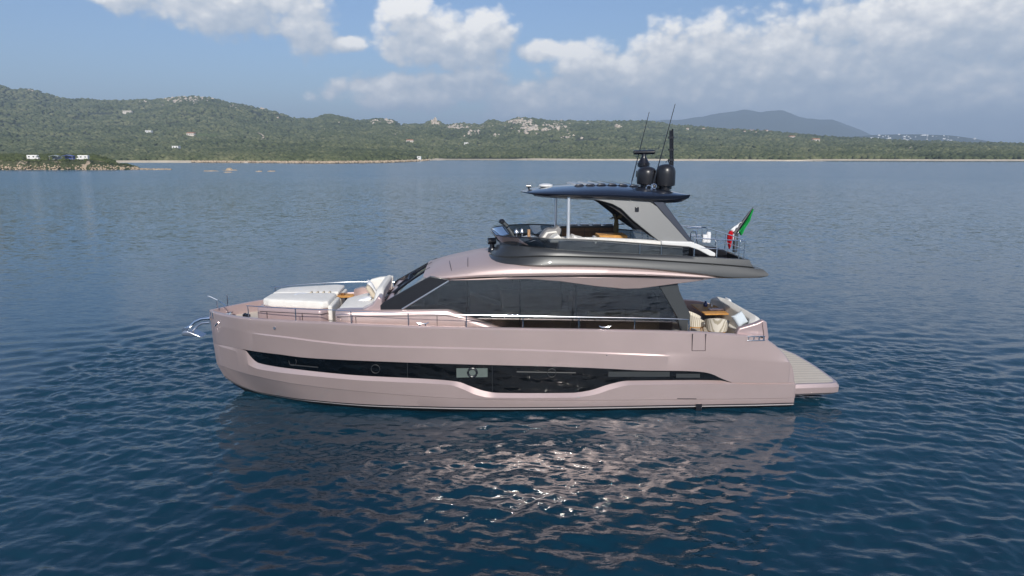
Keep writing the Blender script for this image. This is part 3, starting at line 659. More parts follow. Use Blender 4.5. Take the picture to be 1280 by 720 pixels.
# every station: the feature heights from keel to cap
def station(s):
    x0 = stem_x(3.4) + s * (XA - stem_x(3.4)); zs = sheer_z(x0)
    L = [('keel', -1.0, 0), ('low', -.35, 0), ('bootbot', rz_('boot', s) - .04, 0), ('boot', rz_('boot', s), 0), ('boot2', rz_('boot', s) + .055, .012),
         ('step', rz_('step', s), .012), ('step2', rz_('step', s) + .03, .055), ('lip', rz_('lip', s), .06)]
    gap = rz_('wtop', s) - rz_('wbot', s); rec = max(0., min(1., gap / .10)) * .11
    L += [('wbot', rz_('wbot', s), .03 - rec), ('wtop', max(rz_('wtop', s), rz_('wbot', s) + .004), .03 - rec), ('wtop2', max(rz_('wtop', s), rz_('wbot', s) + .004) + .02, .05)]
    ka = float(interp(s, [0, .05, .18, .5, .72, .85, 1], [.0, .0, .05, .055, .03, 0, 0])); k = rz_('knuckle', s)
    L += [('kn', k, .05), ('kn2', k + .05, .05 - ka)]
    for i in range(1, 7): L.append(('u%d' % i, k + .05 + (zs - .03 - k - .05) * i / 6, (.05 - ka) * (1 - i / 6)))
    L.append(('edge', zs, -.03))
    out = []; zprev = -9; n = len(L)
    for i, (nm, z, off) in enumerate(L):
        lim = zs - .004 * (n - 1 - i)
        if nm != 'edge' and z > lim: z = lim; off = off * .3
        if z < zprev: z = zprev + .001
        zprev = z
        x = stem_x(z) + s * (XA - stem_x(z)); y = max(0., hb_s(s, z) + off * min(1, s * 30)); out.append((x, -y, z))
    return out
names_ = ['keel', 'low', 'bootbot', 'boot', 'boot2', 'step', 'step2', 'lip', 'wbot', 'wtop', 'wtop2', 'kn', 'kn2'] + ['u%d' % i for i in range(1, 7)] + ['edge']
ST = [station(s) for s in ss_]; nr = len(names_)
DECKZ = lambda x: float(interp(x, [-12, -7.6, -5, 0, 6.4, 6.6, 8.5], [3.02, 3.08, 3.0, 2.75, 2.6, 2.15, 2.15]))
hull = MB(); vs = []
for st in ST:
    vs += st; x, y, z = st[-1]; w = max(0.0, -y - .17); vs += [(x, -max(0., -y - .03), z + .02), (x, -w, z + .015), (x, -max(0., w - .01), z - .02), (x, -max(0., w - .02), max(.5, min(z - .1, DECKZ(x))))]
nr2 = nr + 4; fs = []; mi = []
iw = names_.index('wbot')
for i in range(len(ST) - 1):
    for j in range(nr2 - 1):
        if j == iw and (ST[i][iw + 1][2] - ST[i][iw][2] > .03 or ST[i + 1][iw + 1][2] - ST[i + 1][iw][2] > .03): continue
        fs.append((i * nr2 + j, (i + 1) * nr2 + j, (i + 1) * nr2 + j + 1, i * nr2 + j + 1))
        mi.append(1 if j < 2 else 2 if j == 2 else 3 if j == 3 else 4 if j >= nr else 0)
hull.v = vs; hull.f = fs; hull.mi = mi
hull_o = hull.build('hull', [M['pink'], M['boot'], M['stripe'], M['seam'], M['pink_trim']], Y, mirror=True, angle=14, weld=True)
# window band, set back inside the hull opening, in panes
wb = MB(); edges = [0, 509, 612.5, 9999]
for i in range(len(ST) - 1):
    a0, a1, b0, b1 = ST[i][iw], ST[i][iw + 1], ST[i + 1][iw], ST[i + 1][iw + 1]
    if a1[2] - a0[2] > .03 or b1[2] - b0[2] > .03:
        ins = lambda p: (p[0], p[1] + .012, p[2]); up = lambda p, d: (p[0], p[1] + .012, p[2] + d)
        wb.add([up(a0, -.02), up(b0, -.02), up(b1, .02), up(a1, .02)], [(0, 1, 2, 3)])
wb.build('hull_window_band', M['window'], Y, mirror=True, angle=50)
# deck closing the hull
dk = MB(); n = len(ST); 
for i in range(n - 1):
    (x0, y0, z0), (x1, y1, z1) = ST[i][-1], ST[i + 1][-1]
    if x1 > 8.9: break
    a = max(0, -y0 - .18); c = max(0, -y1 - .18); dk.add([(x0, -a, DECKZ(x0)), (x1, -c, DECKZ(x1)), (x1, c, DECKZ(x1)), (x0, a, DECKZ(x0))], [(0, 1, 2, 3)])
dk.build('deck', M['teak'], Y)
# transom: face across the stern
tr = MB(); sec = [(p[1], p[2]) for p in ST[-1]]
tr.add([(XA - .01, y, z) for y, z in sec] + [(XA - .01, -y, z) for y, z in reversed(sec)], [tuple(range(2 * len(sec)))])
tr.build('transom', M['pink'], Y, smooth=False)
tr = MB(); tr.prism([(8.9, 2.1), (9.35, 2.35), (9.9, 1.9), (10.25, 1.3), (10.5, .75), (8.9, .75)], -2.95, 2.95); tr.build('stern_steps', M['pink_trim'], Y, bevel=.05)

# bow emblem stroke, lights, small fittings on the hull
def on_hull(u, v, off=.03):
    x, z = HP(u, v); return Vector((x, -hb(x, z) - off, z))
a, b_ = on_hull(269.5, 407), on_hull(273.5, 402.8); q = MB(); q.tube([a, b_], .035, 6); q.build('bow_emblem', M['chrome'], Y)
for u, v in ((343.5, 409.5), (758, 443.5)):
    q = MB(); p = on_hull(u, v, .02); q.tube([p, p + Vector((0, -.05, 0))], .045 if u < 400 else .02, 10); q.build('hull_light', M['chrome'], Y)
def ringmark(u, v, r): 
    p = on_hull(u, v, .055); return [(p.x + r * math.cos(t), p.y, p.z + r * math.sin(t)) for t in [k * math.pi / 8 for k in range(17)]]
# boarding gate seam
g4 = [on_hull(u, v, .035) for u, v in ((865.3, 417), (864.6, 438), (881, 438), (882, 417))]
q = MB(); q.tube(g4, .016, 6); q.build('boarding_gate_seam', M['seam'], Y)
q = MB(); q.tube([on_hull(846, 497.6, .05), on_hull(870, 497.8, .05)], .018, 6); q.build('vent_slot', M['seam'], Y)
p = on_hull(873, 507.5, .05); q = MB(); q.box((p.x - .11, p.y - .02, p.z - .15), (p.x + .11, p.y + .1, p.z + .1)); q.build('exhaust_outlet', M['black'], Y)
# portholes and hull-glass panes; cabin light is put into the pale one's colour
def in_band(u, v):
    x, z = HP(u, v); i = min(range(len(ST)), key=lambda k: abs(ST[k][iw][0] - x)); a0, a1 = ST[i][iw], ST[i][iw + 1]; t = max(0., min(1., (z - a0[2]) / max(.01, a1[2] - a0[2]))); return Vector((x, a0[1] + (a1[1] - a0[1]) * t + .004, z))
M['frame_dark'] = mat('porthole_rim', (.022, .025, .027), .5)
for (u, v, bw, sty) in [(590.5, 466.5, 40, 2), (365, 453, 0, 1), (469, 462, 30, 0), (690, 467, 0, 1)]:
    c = in_band(u, v); rr = .16
    tan = (in_band(u + 8, v) - in_band(u - 8, v)).normalized()
    if sty == 2:
        q = MB(); a0 = in_band(u - 20, v) + Vector((0, -.012, 0)); a1 = in_band(u + 19, v) + Vector((0, -.012, 0))
        q.add([(a0.x, a0.y - .008, a0.z - .19), (a1.x, a1.y - .008, a1.z - .17), (a1.x, a1.y - .008, a1.z + .17), (a0.x, a0.y - .008, a0.z + .17)], [(0, 1, 2, 3)]); q.build('cabin_pane', M['lit_pane'], Y, smooth=False)
    q = MB(); n = 24; q.tube([tuple(c + tan * (rr * math.cos(t)) + Vector((0, -.014, rr * math.sin(t)))) for t in [2 * math.pi * k / n for k in range(n + 1)]], .045 if sty == 2 else .014, 8)
    q.build('porthole', M['black'] if sty == 2 else M['frame_dark'], Y)
for (u0, u1, v0, v1) in [(362, 397, 456.5, 460), (646, 720, 465.8, 467)]:
    a0, a1 = in_band(u0, v0), in_band(u1, v1); q = MB(); q.tube([a0 + Vector((0, -.006, 0)), a1 + Vector((0, -.006, 0))], .022, 6); q.build('cabin_pane_edge', M['frame_dark'], Y)
for (u0, u1, v0, v1) in [(761, 838, 465.3, 472.3), (846, 876, 468, 473.2)]:
    a0, a1 = in_band(u0, v0), in_band(u1, v0); h = .2 if u0 < 800 else .15; q = MB()
    q.add([(a0.x, a0.y - .008, a0.z - h), (a1.x, a1.y - .008, a1.z - h), (a1.x, a1.y - .008, a1.z), (a0.x, a0.y - .008, a0.z)], [(0, 1, 2, 3)]); q.build('cabin_pane', mat('dark_cabin_pane', (.035, .038, .038), .4, coat=1), Y, smooth=False)
for u, v0, v1 in ((509, 453.5, 473), (615.5, 457, 491.5)):
    a0, a1 = in_band(u, v0), in_band(u, v1); q = MB(); q.tube([a0 + Vector((0, -.004, 0)), a1 + Vector((0, -.004, 0))], .012, 6); q.build('pane_joint', M['frame_dark'], Y)
# cleats
def cleat(u, v):
    x, z = HP(u, v); z = sheer_z(x) + .02; y = -hb(x, z) + .09; q = MB()
    for dx in (-.1, .1): q.tube([(x + dx, y, z), (x + dx, y, z + .09)], .022, 8)
    q.tube([(x - .22, y, z + .13), (x - .12, y, z + .09), (x + .12, y, z + .09), (x + .22, y, z + .13)], .022, 8); q.build('cleat', M['chrome'], Y)
    q = MB(); 
cleat(528, 406); cleat(757, 409)
q = MB()    # chrome fairlead on the quarter
p = on_hull(945, 423, -.02)
q.box((p.x - .34, p.y - .04, p.z - .1), (p.x + .34, p.y + .1, p.z - .06)); q.box((p.x - .34, p.y - .04, p.z + .06), (p.x + .34, p.y + .1, p.z + .1))
for dx in (-.28, -.08, .12, .3): q.tube([(p.x + dx, p.y, p.z - .08), (p.x + dx, p.y, p.z + .08)], .035, 8)
q.build('fairlead', M['chrome'], Y, bevel=.01)
q = MB(); q.box((p.x - .33, p.y + .03, p.z - .09), (p.x + .33, p.y + .12, p.z + .09)); q.build('fairlead_recess', M['black'], Y, smooth=False)
for u in (262.8, 265.5):
    q = MB(); p = on_hull(u + 1, 394, .03); q.tube([p + Vector((0, 0, -.12)), p + Vector((0, 0, .12))], .03, 8); q.build('bow_fairlead', M['chrome'], Y)
# bathing platform
pf = MB(); PL = [(XA - .02, -2.72), (12.2, -2.66), (12.42, -2.58), (12.52, -2.4), (12.62, -1.2), (12.66, 0), (12.62, 1.2), (12.4, 2.2), (12.1, 2.75), (11.8, 2.85), (XA - .02, 2.85)]
def off(p, d): cx_, cy_ = 11.5, 0; return (p[0] + (d if p[0] > 11 else 0), p[1] + (d if p[1] > 0 else -d) * (1 if abs(p[1]) > 2 else 0))
pf.loft([[(*off(p, -.05), .34) for p in PL], [(*off(p, .05), .44) for p in PL], [(*off(p, .06), .66) for p in PL], [(*off(p, -.02), .79) for p in PL]]); plat = pf.build('bathing_platform', M['pink'], Y, angle=30)
q = MB(); q.add([(p[0] - (.10 if p[0] > 11 else -.06), p[1] * .955, .795) for p in PL], [tuple(range(len(PL)))]); q.build('platform_teak', M['teak'], plat, smooth=False)
q = MB(); q.tube([(10.62, -2.6, .8), (10.62, -2.0, .86), (10.4, -1.9, 1.6), (10.0, -1.9, 2.1), (9.75, -1.9, 2.55)], .03, 8); q.build('platform_handrail', M['chrome'], Y)

# anchor and its arm at the stem
an = MB(); a_ = [P(u, v, 0) for u, v in ((263, 397.5), (252, 398.5), (244, 402), (238, 408), (232, 410.5))]
an.tube([(x, 0, z) for x, z in a_], .085, 10, r2=.06); ao = an.build('anchor_arm', M['chrome'], Y)
q = MB(); a_ = [P(u, v, 0) for u, v in ((262, 403), (252, 404), (246, 408), (241, 413))]; q.tube([(x, .0, z) for x, z in a_], .045, 8); q.build('anchor_shank', M['steel'], ao)
pts = [P(u, v, 0) for u, v in ((230, 413.5), (240, 412.5), (256, 419.5), (244, 418.5), (231, 417.5))]
q = MB(); q.prism(pts, -.28, .28); q.build('anchor_fluke', M['steel'], ao, bevel=.03)
x, z = P(233.5, 412.5, 0); q = MB(); q.tube([(x, -.16, z), (x, .16, z)], .13, 14); q.build('anchor_roller', M['chrome'], ao)

# deck gear on the bow
for (u, v, yy, r, h) in [(284, 388, -.35, .16, .28), (287, 385.5, .2, .14, .25)]:
    x, z = P(u, v, yy); z = 3.03; q = MB(); q.lathe((x, yy, z), [(r, 0), (r, h * .35), (r * .55, h * .45), (r * .55, h * .75), (r * .9, h * .85), (r * .85, h)], 16); q.build('windlass', M['chrome'], Y)
for u, yy in ((306.5, -1.2), (309.5, -1.28)):
    x, _ = P(u, 392, yy); q = MB(); q.lathe((x, yy, 3.03), [(.07, 0), (.07, .36), (.1, .38), (.1, .46), (.04, .5)], 12); q.build('mooring_post', M['black'], Y)
for (u, yy) in ((275, -.4), (279, -.3), (291, -.6), (294, -.55)):
    x, _ = P(u, 390, yy); q = MB(); q.box((x - .09, yy - .06, 3.03), (x + .09, yy + .06, 3.2)); q.build('deck_fitting', M['chrome'], Y, bevel=.03)

# ---------------- rails
def rail_pts(xs, side, dz):
    return [(x, side * -(hb(x, sheer_z(x)) - .10), sheer_z(x) + dz) for x in xs]
for side in (1, -1):
    px = [-9.9, -8.0, -5.95, -3.9, -1.82, .22, 2.25, 4.3, 6.3]
    q = MB(); xs = list(np.linspace(-9.95, -1.82, 30)); q.tube(rail_pts(xs, side, .47), .016, 8)
    ra = q.build('side_rail', M['chrome'], Y)
    q = MB(); xs = list(np.linspace(-1.82, 6.3, 30)); q.tube(rail_pts(xs, side, .47) + [(6.36, side * -(hb(6.36, 3) - .1), 3.07)], .017, 8); rb = q.build('side_rail', M['chrome'], Y)
    for k, x in enumerate(px):
        q = MB(); q.tube([rail_pts([x], side, 0)[0], rail_pts([x], side, .47)[0]], .02, 8); q.build('stanchion', M['chrome'], ra if k < 4 else rb)
q = MB(); q.tube([(x, 0, z) for x, z in [P(u, v, 0) for u, v in ((259.5, 370), (262, 370.5), (272, 375))]] + [(-11.2, -.95, 3.95), (-10.9, -1.15, 3.8)], .02, 8)
br = q.build('bow_pulpit', M['chrome'], Y)
for (u, v0, v1, yy) in ((270.8, 376, 385, 0), (283.5, 368, 384, .55)):
    x, z0 = P(u, v0, yy); _, z1 = P(u, v1, yy); q = MB(); q.tube([(x, yy, z0), (x, yy, z1)], .02, 8); q.build('stanchion', M['chrome'], br)

# ---------------- foredeck lounge
def rbox(name, pts, z0, z1, m, r=.06, par=None, top_in=0.0):
    """plan outline extruded with rounded edges"""
    q = MB(); cx_ = sum(p[0] for p in pts) / len(pts); cy_ = sum(p[1] for p in pts) / len(pts)
    q.loft([[(p[0], p[1], z0) for p in pts], [(p[0] + (cx_ - p[0]) * top_in, p[1] + (cy_ - p[1]) * top_in, z1) for p in pts]])
    return q.build(name, m, par or Y, bevel=r, angle=60)
sb = rbox('sunpad_base', [(-9.75, -1.25), (-7.25, -1.92), (-7.0, -1.7), (-7.0, 1.7), (-7.25, 1.92), (-9.75, 1.25)], 3.0, 3.77, M['pink_trim'], .09)
q = MB()
for (x0, y0, x1, y1) in ((-9.62, -1.3, -7.2, -1.945),): q.tube([(x0, y0 - .0, 3.62), (x1, y1, 3.62), (-6.99, -1.72, 3.62)], .012, 6)
q.build('panel_seam', M['seam'], sb)
for x, y in ((-9.35, -1.365), (-7.95, -1.745)):
    q = MB(); q.tube([(x, y - .004, 3.05), (x, y - .004, 3.62)], .013, 6); q.build('panel_seam', M['seam'], sb)
def cushion(name, pts, z0, z1, m, par=None, puff=.05, r=.1):
    """soft upholstery: rounded slab with a crowned, slightly creased top"""
    q = MB(); cx_ = sum(p[0] for p in pts) / len(pts); cy_ = sum(p[1] for p in pts) / len(pts); rings = []
    for t, zz in ((-.02, z0), (0, z0 + r * .5), (0, z1 - r), (-.03, z1 - r * .35), (-.09, z1), (-.45, z1 + puff * .8), (-.85, z1 + puff)):
        rings.append([(p[0] + (p[0] - cx_) * t, p[1] + (p[1] - cy_) * t, zz) for p in pts])
    q.loft(rings); return q.build(name, m, par or Y, angle=70, sub=1)
def dense(pts, n=6): return [((a[0] * (n - k) + b[0] * k) / n, (a[1] * (n - k) + b[1] * k) / n) for a, b in zip(pts, pts[1:] + pts[:1]) for k in range(n)]
cushion('sunpad_cushion', dense([(-9.6, -.95), (-9.3, -1.2), (-7.2, -1.75), (-6.98, -1.6), (-6.98, .05), (-9.55, .05)]), 3.75, 4.06, M['fabric'], puff=.03, r=.06)
cushion('sunpad_cushion', dense([(-9.55, .07), (-6.98, .07), (-6.98, 1.6), (-7.2, 1.72), (-9.2, 1.2), (-9.5, .9)]), 3.75, 4.06, M['fabric'], puff=.03, r=.06)
# upright back flap cushions facing the walkway
for y0, y1 in ((-1.66, .0), (.12, 1.66)):
    q = MB(); q.box((-7.02, y0, 3.1), (-6.86, y1, 3.88)); q.build('cushion_skirt', M['fabric'], Y, bevel=.07)
rbox('foredeck_headrest', dense([(-7.75, .15), (-6.95, .15), (-6.95, 1.6), (-7.75, 1.5)], 3), 3.9, 4.05, M['fabric'], .06)
# aft part: coaming along the side deck, and the forward facing sofa
cb = MB(); yN = -2.45
def coam_top(x): return float(interp(x, [-6.62, -6.4, -4.9, -2.5, -2.35, -.5], [3.80, 3.86, 3.86, 3.86, 3.80, 3.08]))
rg = []
for x in list(np.linspace(-6.62, -2.5, 16)) + list(np.linspace(-2.3, -.35, 10)):
    zt = coam_top(x); i_ = .12 * (1 if x > -6.5 else 3); yb = -2.45 + (.18 if x < -6.5 else 0); th = .5 if x < -4.9 else .9
    rg.append([(x, yb, 2.7), (x, yb, zt - .22), (x, yb + .02, zt - .10), (x, yb + .09, zt - .02), (x, yb + .2, zt), (x, yb + th, zt), (x, yb + th, 2.7)])
cb.loft(rg); cb.build('side_coaming', M['pink'], Y, mirror=True, angle=50)
q = MB(); q.tube([(-6.55, -2.36, 3.62), (-6.45, -2.455, 3.64), (-2.6, -2.458, 3.64), (-.9, -2.458, 3.3)], .012, 6); q.build('panel_seam', M['seam'], Y, mirror=True)
for x in (-5.85, -2.9): q = MB(); q.tube([(x, -2.458, 2.8), (x, -2.458, 3.64)], .012, 6); q.build('panel_seam', M['seam'], Y, mirror=True)
q = MB(); q.box((-6.5, -1.97, 2.95), (-4.9, 1.97, 3.5)); q.build('sofa_base', M['pink_trim'], Y, bevel=.05)
q = MB(); q.prism([(-5.3, 3.4), (-4.75, 3.4), (-4.5, 4.15), (-4.75, 4.15)], -2.1, 2.1); q.build('windscreen_base', M['pink_trim'], Y, bevel=.06)
cushion('foredeck_sofa_seat', dense([(-6.6, -2.05), (-5.0, -2.05), (-5.0, 1.0), (-6.0, 1.0), (-6.6, .0)], 6), 3.5, 3.84, M['fabric'], puff=.05)
q = MB(); prof = [(-5.45, 3.8), (-5.08, 3.84), (-4.96, 4.36), (-5.06, 4.46), (-5.26, 4.38)]
rings = []
for y in np.linspace(-1.75, 1.7, 22):
    e = 1 - .75 * max(0, (-y - .9) / .85) ** 1.6; rings.append([(x, float(y), 3.8 + (z - 3.8) * e) for x, z in prof])
q.loft(rings); q.build('foredeck_sofa_back', M['fabric'], Y, bevel=.05, angle=60)
q = MB(); q.prism([(-6.0, 3.8), (-5.0, 3.8), (-4.92, 4.4), (-5.5, 4.35), (-5.9, 4.25)], 1.55, 1.85); q.build('foredeck_sofa_arm', M['fabric'], Y, bevel=.07)

q = MB(); q.prism([P(u, v, -2.0) for u, v in ((446, 388), (458, 383.5), (467, 378.5), (474, 368), (479, 372), (480, 388))], -2.3, -1.6); q.build('sofa_side_panel', M['pink_trim'], Y, bevel=.06)
# ---------------- windscreen and salon
ws = MB(); rings = []
for b_ in np.linspace(0, 1, 12):
    r_ = []
    for a in np.linspace(-1, 1, 25):
        xb = -5.18 + .30 * a * a; xt = -3.22 - .05 * a * a; zb = 3.72 + .05 * a * a; zt = 5.12 - .16 * a * a
        w = 2.2 * (1 - b_) + 1.95 * b_; r_.append((xb + (xt - xb) * b_, a * w, zb + (zt - zb) * b_ + .07 * math.sin(math.pi * b_)))
    rings.append(r_)
ws.loft(rings, closed=False, caps=False); ws.build('windscreen', M['wsglass'], Y)
for a in (-.33, .33):
    q = MB(); pts = []
    for b_ in np.linspace(0, 1, 8):
        xb = -5.18 + .30 * a * a; xt = -3.22; zb = 3.73; zt = 5.10; w = 2.2 * (1 - b_) + 1.95 * b_; pts.append((xb + (xt - xb) * b_ - .01, a * w, zb + (zt - zb) * b_ + .07 * math.sin(math.pi * b_) + .02))
    q.tube(pts, .03, 6); q.build('windscreen_mullion', M['black'], Y)
q = MB(); q.tube([(-5.0, -.9, 3.98), (-4.5, -.6, 4.32), (-4.15, -.1, 4.58)], .018, 6); q.tube([(-4.3, -.6, 4.42), (-4.0, .3, 4.66)], .022, 6); q.build('wiper', M['black'], Y)
q = MB(); x, z = P(512, 344, .4); q.tube([(x, -.3, z - .05), (x, .4, z), (x + .2, .8, z + .1)], .03, 6); q.build('wiper', M['black'], Y)
dash = MB(); dash.prism([(-5.0, 3.75), (-4.2, 4.1), (-3.4, 4.2), (-3.2, 3.2), (-5.0, 3.2)], -1.9, 1.9); dash.build('dashboard', M['black'], Y, bevel=.05)
# side profile points as (x, z) measured on the side wall
def SP(l, y=-2.3): return [P(u, v, y) for u, v in l]
def wall_y(base=-2.34, top=None): return lambda x, z: base + .03 * max(0, min(1, (z - 3.0) / 2.1))
pl = SP([(476, 386.5), (475.5, 381), (481, 376.5), (531, 348.5), (538, 345), (566, 349.5), (507, 385.5), (505, 387)], -2.2)
q = MB(); q.prism(pl, wall_y(-2.32, -2.06), wall_y(-2.16, -1.88)); q.build('windscreen_pillar', M['black'], Y, mirror=True, bevel=.02)
pl2 = SP([(484, 385), (479, 381.5), (533, 350), (540, 352)], -2.25)
q = MB(); q.tube([(x, wall_y(-2.34, -2.08)(x, z) - .005, z) for x, z in SP([(503, 385.5), (561, 350.5)], -2.2)], .035, 8); q.build('pillar_trim', M['steel'], Y, mirror=True)
gl_ = SP([(505, 386.5), (560, 352), (566, 346), (640, 344), (690, 344), (740, 350), (780, 355), (815, 353), (824, 357), (848, 402), (850, 412), (640, 412), (626, 408), (565, 386.5)])
q = MB(); q.prism(gl_, wall_y(), wall_y(-2.31, -2.09)); q.build('salon_window', M['glass'], Y, mirror=True, smooth=False)
for u, v0, v1 in ((583.5, 348, 388), (720, 352, 408), (650, 347, 408)):
    a0, a1 = SP([(u, v0), (u, v1)]); q = MB(); q.tube([(a0[0], wall_y()(*a0) + .05, a0[1]), (a1[0], wall_y()(*a1) + .05, a1[1])], .035, 6); q.build('window_mullion', M['black'], Y, mirror=True)
ap = SP([(818, 350), (846, 350), (849, 364), (862, 392), (862, 412), (850, 414), (846, 396), (825, 360)], -2.3)
M['gunmetal'] = mat('gunmetal_paint', (.065, .07, .072), .4, .4, .3)
q = MB(); q.prism(ap, wall_y(-2.38, -2.16), wall_y(-2.2, -1.98)); q.build('aft_pillar', M['gunmetal'], Y, mirror=True, bevel=.02)
q = MB(); q.box((5.9, -2.2, 2.15), (5.98, 2.2, 4.95)); q.build('aft_bulkhead', M['glass'], Y, smooth=False)
# interior seen dimly through the glass
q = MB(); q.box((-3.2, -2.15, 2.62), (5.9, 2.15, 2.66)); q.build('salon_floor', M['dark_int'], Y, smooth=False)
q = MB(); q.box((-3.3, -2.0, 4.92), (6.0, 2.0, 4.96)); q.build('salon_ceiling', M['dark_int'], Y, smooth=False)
for x0, x1, y0, y1, zz in ((-.9, 2.1, -2.15, -1.2, 3.66), (2.7, 5.5, -2.15, -1.1, 3.62), (-.4, 2.2, 1.1, 2.0, 3.7)):
    q = MB(); q.box((x0, y0, 2.66), (x1, y1, 3.05)); q.box((x0, y0, 3.05), (x1, y0 + .22 if y0 < 0 else y1, zz)); q.build('salon_sofa', M['beige_int'], Y, bevel=.06)
q = MB(); q.box((-2.9, -1.7, 2.66), (-1.7, 1.7, 3.95)); q.build('helm_console', M['dark_int'], Y, bevel=.05)
q = MB(); q.box((2.6, .9, 2.66), (5.6, 2.0, 3.6)); q.build('galley_counter', M['oak'], Y, bevel=.03)

# ---------------- roof (rose brow) between salon and flybridge
rx = [-3.42, -3.3, -3.0, -2.6, -2.0, -1.2, 0, 1.6, 3.0, 4.2, 5.5, 6.6, 7.5, 8.15]
rw = [1.7, 1.95, 2.12, 2.3, 2.48, 2.62, 2.72, 2.74, 2.75, 2.74, 2.7, 2.66, 2.6, 2.55]
rl = [4.97, 4.93, 4.95, 4.97, 5.02, 5.07, 5.10, 5.12, 5.12, 5.10, 5.04, 4.98, 4.94, 4.92]
re = [5.00, 5.02, 5.08, 5.15, 5.27, 5.40, 5.49, 5.48, 5.44, 5.38, 5.28, 5.16, 5.04, 4.95]
rc = [5.03, 5.10, 5.27, 5.40, 5.52, 5.66, 5.7, 5.62, 5.5, 5.45, 5.35, 5.2, 5.1, 5.0]
rings = []
for x in list(np.linspace(-3.42, -2.6, 12)) + list(np.linspace(-2.5, 8.15, 44)):
    w, l, e, c = (float(interp(x, rx, t)) for t in (rw, rl, re, rc)); mid = (l + e) / 2
    half = [(-.0, l), (-w * .75, l + .01), (-w + .08, l), (-w - .00, l + (e - l) * .06), (-w - .04, l + (e - l) * .3), (-w - .02, l + (e - l) * .6), (-w + .05, l + (e - l) * .85), (-w + .2, e + .02), (-w * .78, e + (c - e) * .35), (-w * .5, e + (c - e) * .72), (-w * .25, e + (c - e) * .94), (0, c)]
    rings.append([(x, y, z) for y, z in half] + [(x, -y, z) for y, z in half[-2:0:-1]])
q = MB(); q.loft(rings); q.build('roof_brow', M['brow'], Y, angle=30)
# lower rose fin that dips below the brow
fin = SP([(560, 350), (640, 346), (690, 345), (760, 346), (830, 346), (895, 347), (870, 351.5), (840, 355.5), (800, 361), (780, 361.5), (745, 358), (700, 351.5), (660, 348.5), (600, 350)], -2.5)
q = MB(); q.prism(fin, lambda x, z: -2.58 + (5.0 - z) * .25, lambda x, z: -2.42 + (5.0 - z) * .25); q.build('brow_fin', M['pink'], Y, mirror=True, bevel=.025)
q = MB(); q.tube([(x, -2.62, z + .0) for x, z in SP([(640, 345.7), (700, 345), (780, 346), (880, 348)], -2.6)], .012, 6); q.build('panel_seam', M['seam'], Y, mirror=True)
for x0, z0, x1, z1 in ((-2.45, 5.5, -2.35, 5.2), (-1.75, 5.62, -1.75, 5.36)):
    q = MB(); q.tube([(x0, -1.2, z0 - .03), (x1, -2.1, z1 + .03)], .01, 6); q.build('panel_seam', M['seam'], Y)

# ---------------- flybridge coaming
def uring(xf, w, xa, zf, n=26, pw=.55, L=2.4):
    """U outline in plan, closed across the stern; zf gives the height at x"""
    pts = []
    for k in range(n + 1):                      # near side bow quarter: from side to nose
        t = k / n * math.pi / 2; x = xf + L * (1 - math.sin(t) ** 1.0); y = -w * max(0., math.cos(t)) ** pw
        pts.append((x, y))
    side = [(xa + (xf + L - xa) * k / 30, -w) for k in range(30)]
    half = side + pts
    full = half + [(x, -y) for x, y in reversed(half[:-1])]
    return [(x, y, zf(x)) for x, y in full]
f1 = lambda x: float(interp(x, [-1.3, -.6, 0, 1.6, 4.2, 6.6, 8.0, 9.3], [5.50, 5.45, 5.46, 5.46, 5.36, 5.12, 4.95, 4.97]))
f2 = lambda x: float(interp(x, [-1.3, -.3, 1, 3, 6.4, 8.6, 9.3], [5.62, 5.70, 5.80, 5.74, 5.52, 5.33, 5.25]))
f3 = lambda x: float(interp(x, [-1, -.4, .2, 1, 2.8, 6.4, 8.7], [6.02, 6.07, 6.12, 6.06, 5.93, 5.75, 5.61]))
FLD = lambda x: f3(x) - .32
q = MB(); q.loft([uring(-.9, 2.3, 8.3, lambda x: f1(x) - .02), uring(-1.2, 2.68, 9.05, f1), uring(-1.18, 2.76, 9.3, lambda x: f1(x) + .06), uring(-1.05, 2.74, 9.33, lambda x: (f1(x) + f2(x)) / 2), uring(-.95, 2.64, 9.15, f2), uring(-.9, 2.55, 8.9, lambda x: f2(x) + .01)], caps=False)
fo = q.build('flybridge_overhang', M['charcoal'], Y, angle=40)
q = MB(); q.loft([uring(-.9, 2.55, 8.9, lambda x: f2(x) - .02), uring(-.88, 2.60, 8.78, lambda x: f2(x) + .05), uring(-.72, 2.58, 8.72, lambda x: (f2(x) + f3(x)) / 2), uring(-.55, 2.53, 8.66, f3), uring(-.5, 2.50, 8.63, lambda x: f3(x) + .015), uring(-.38, 2.40, 8.5, lambda x: f3(x) + .01), uring(-.36, 2.38, 8.48, FLD)], caps=False)
q.build('flybridge_coaming', M['charcoal'], Y, angle=40)
q = MB(); q.add(uring(-.3, 2.39, 8.49, lambda x: FLD(x) + .01), [tuple(range(len(uring(-.3, 2.39, 8.49, FLD))))]); q.build('flybridge_deck', M['dark_int'], Y, smooth=False)
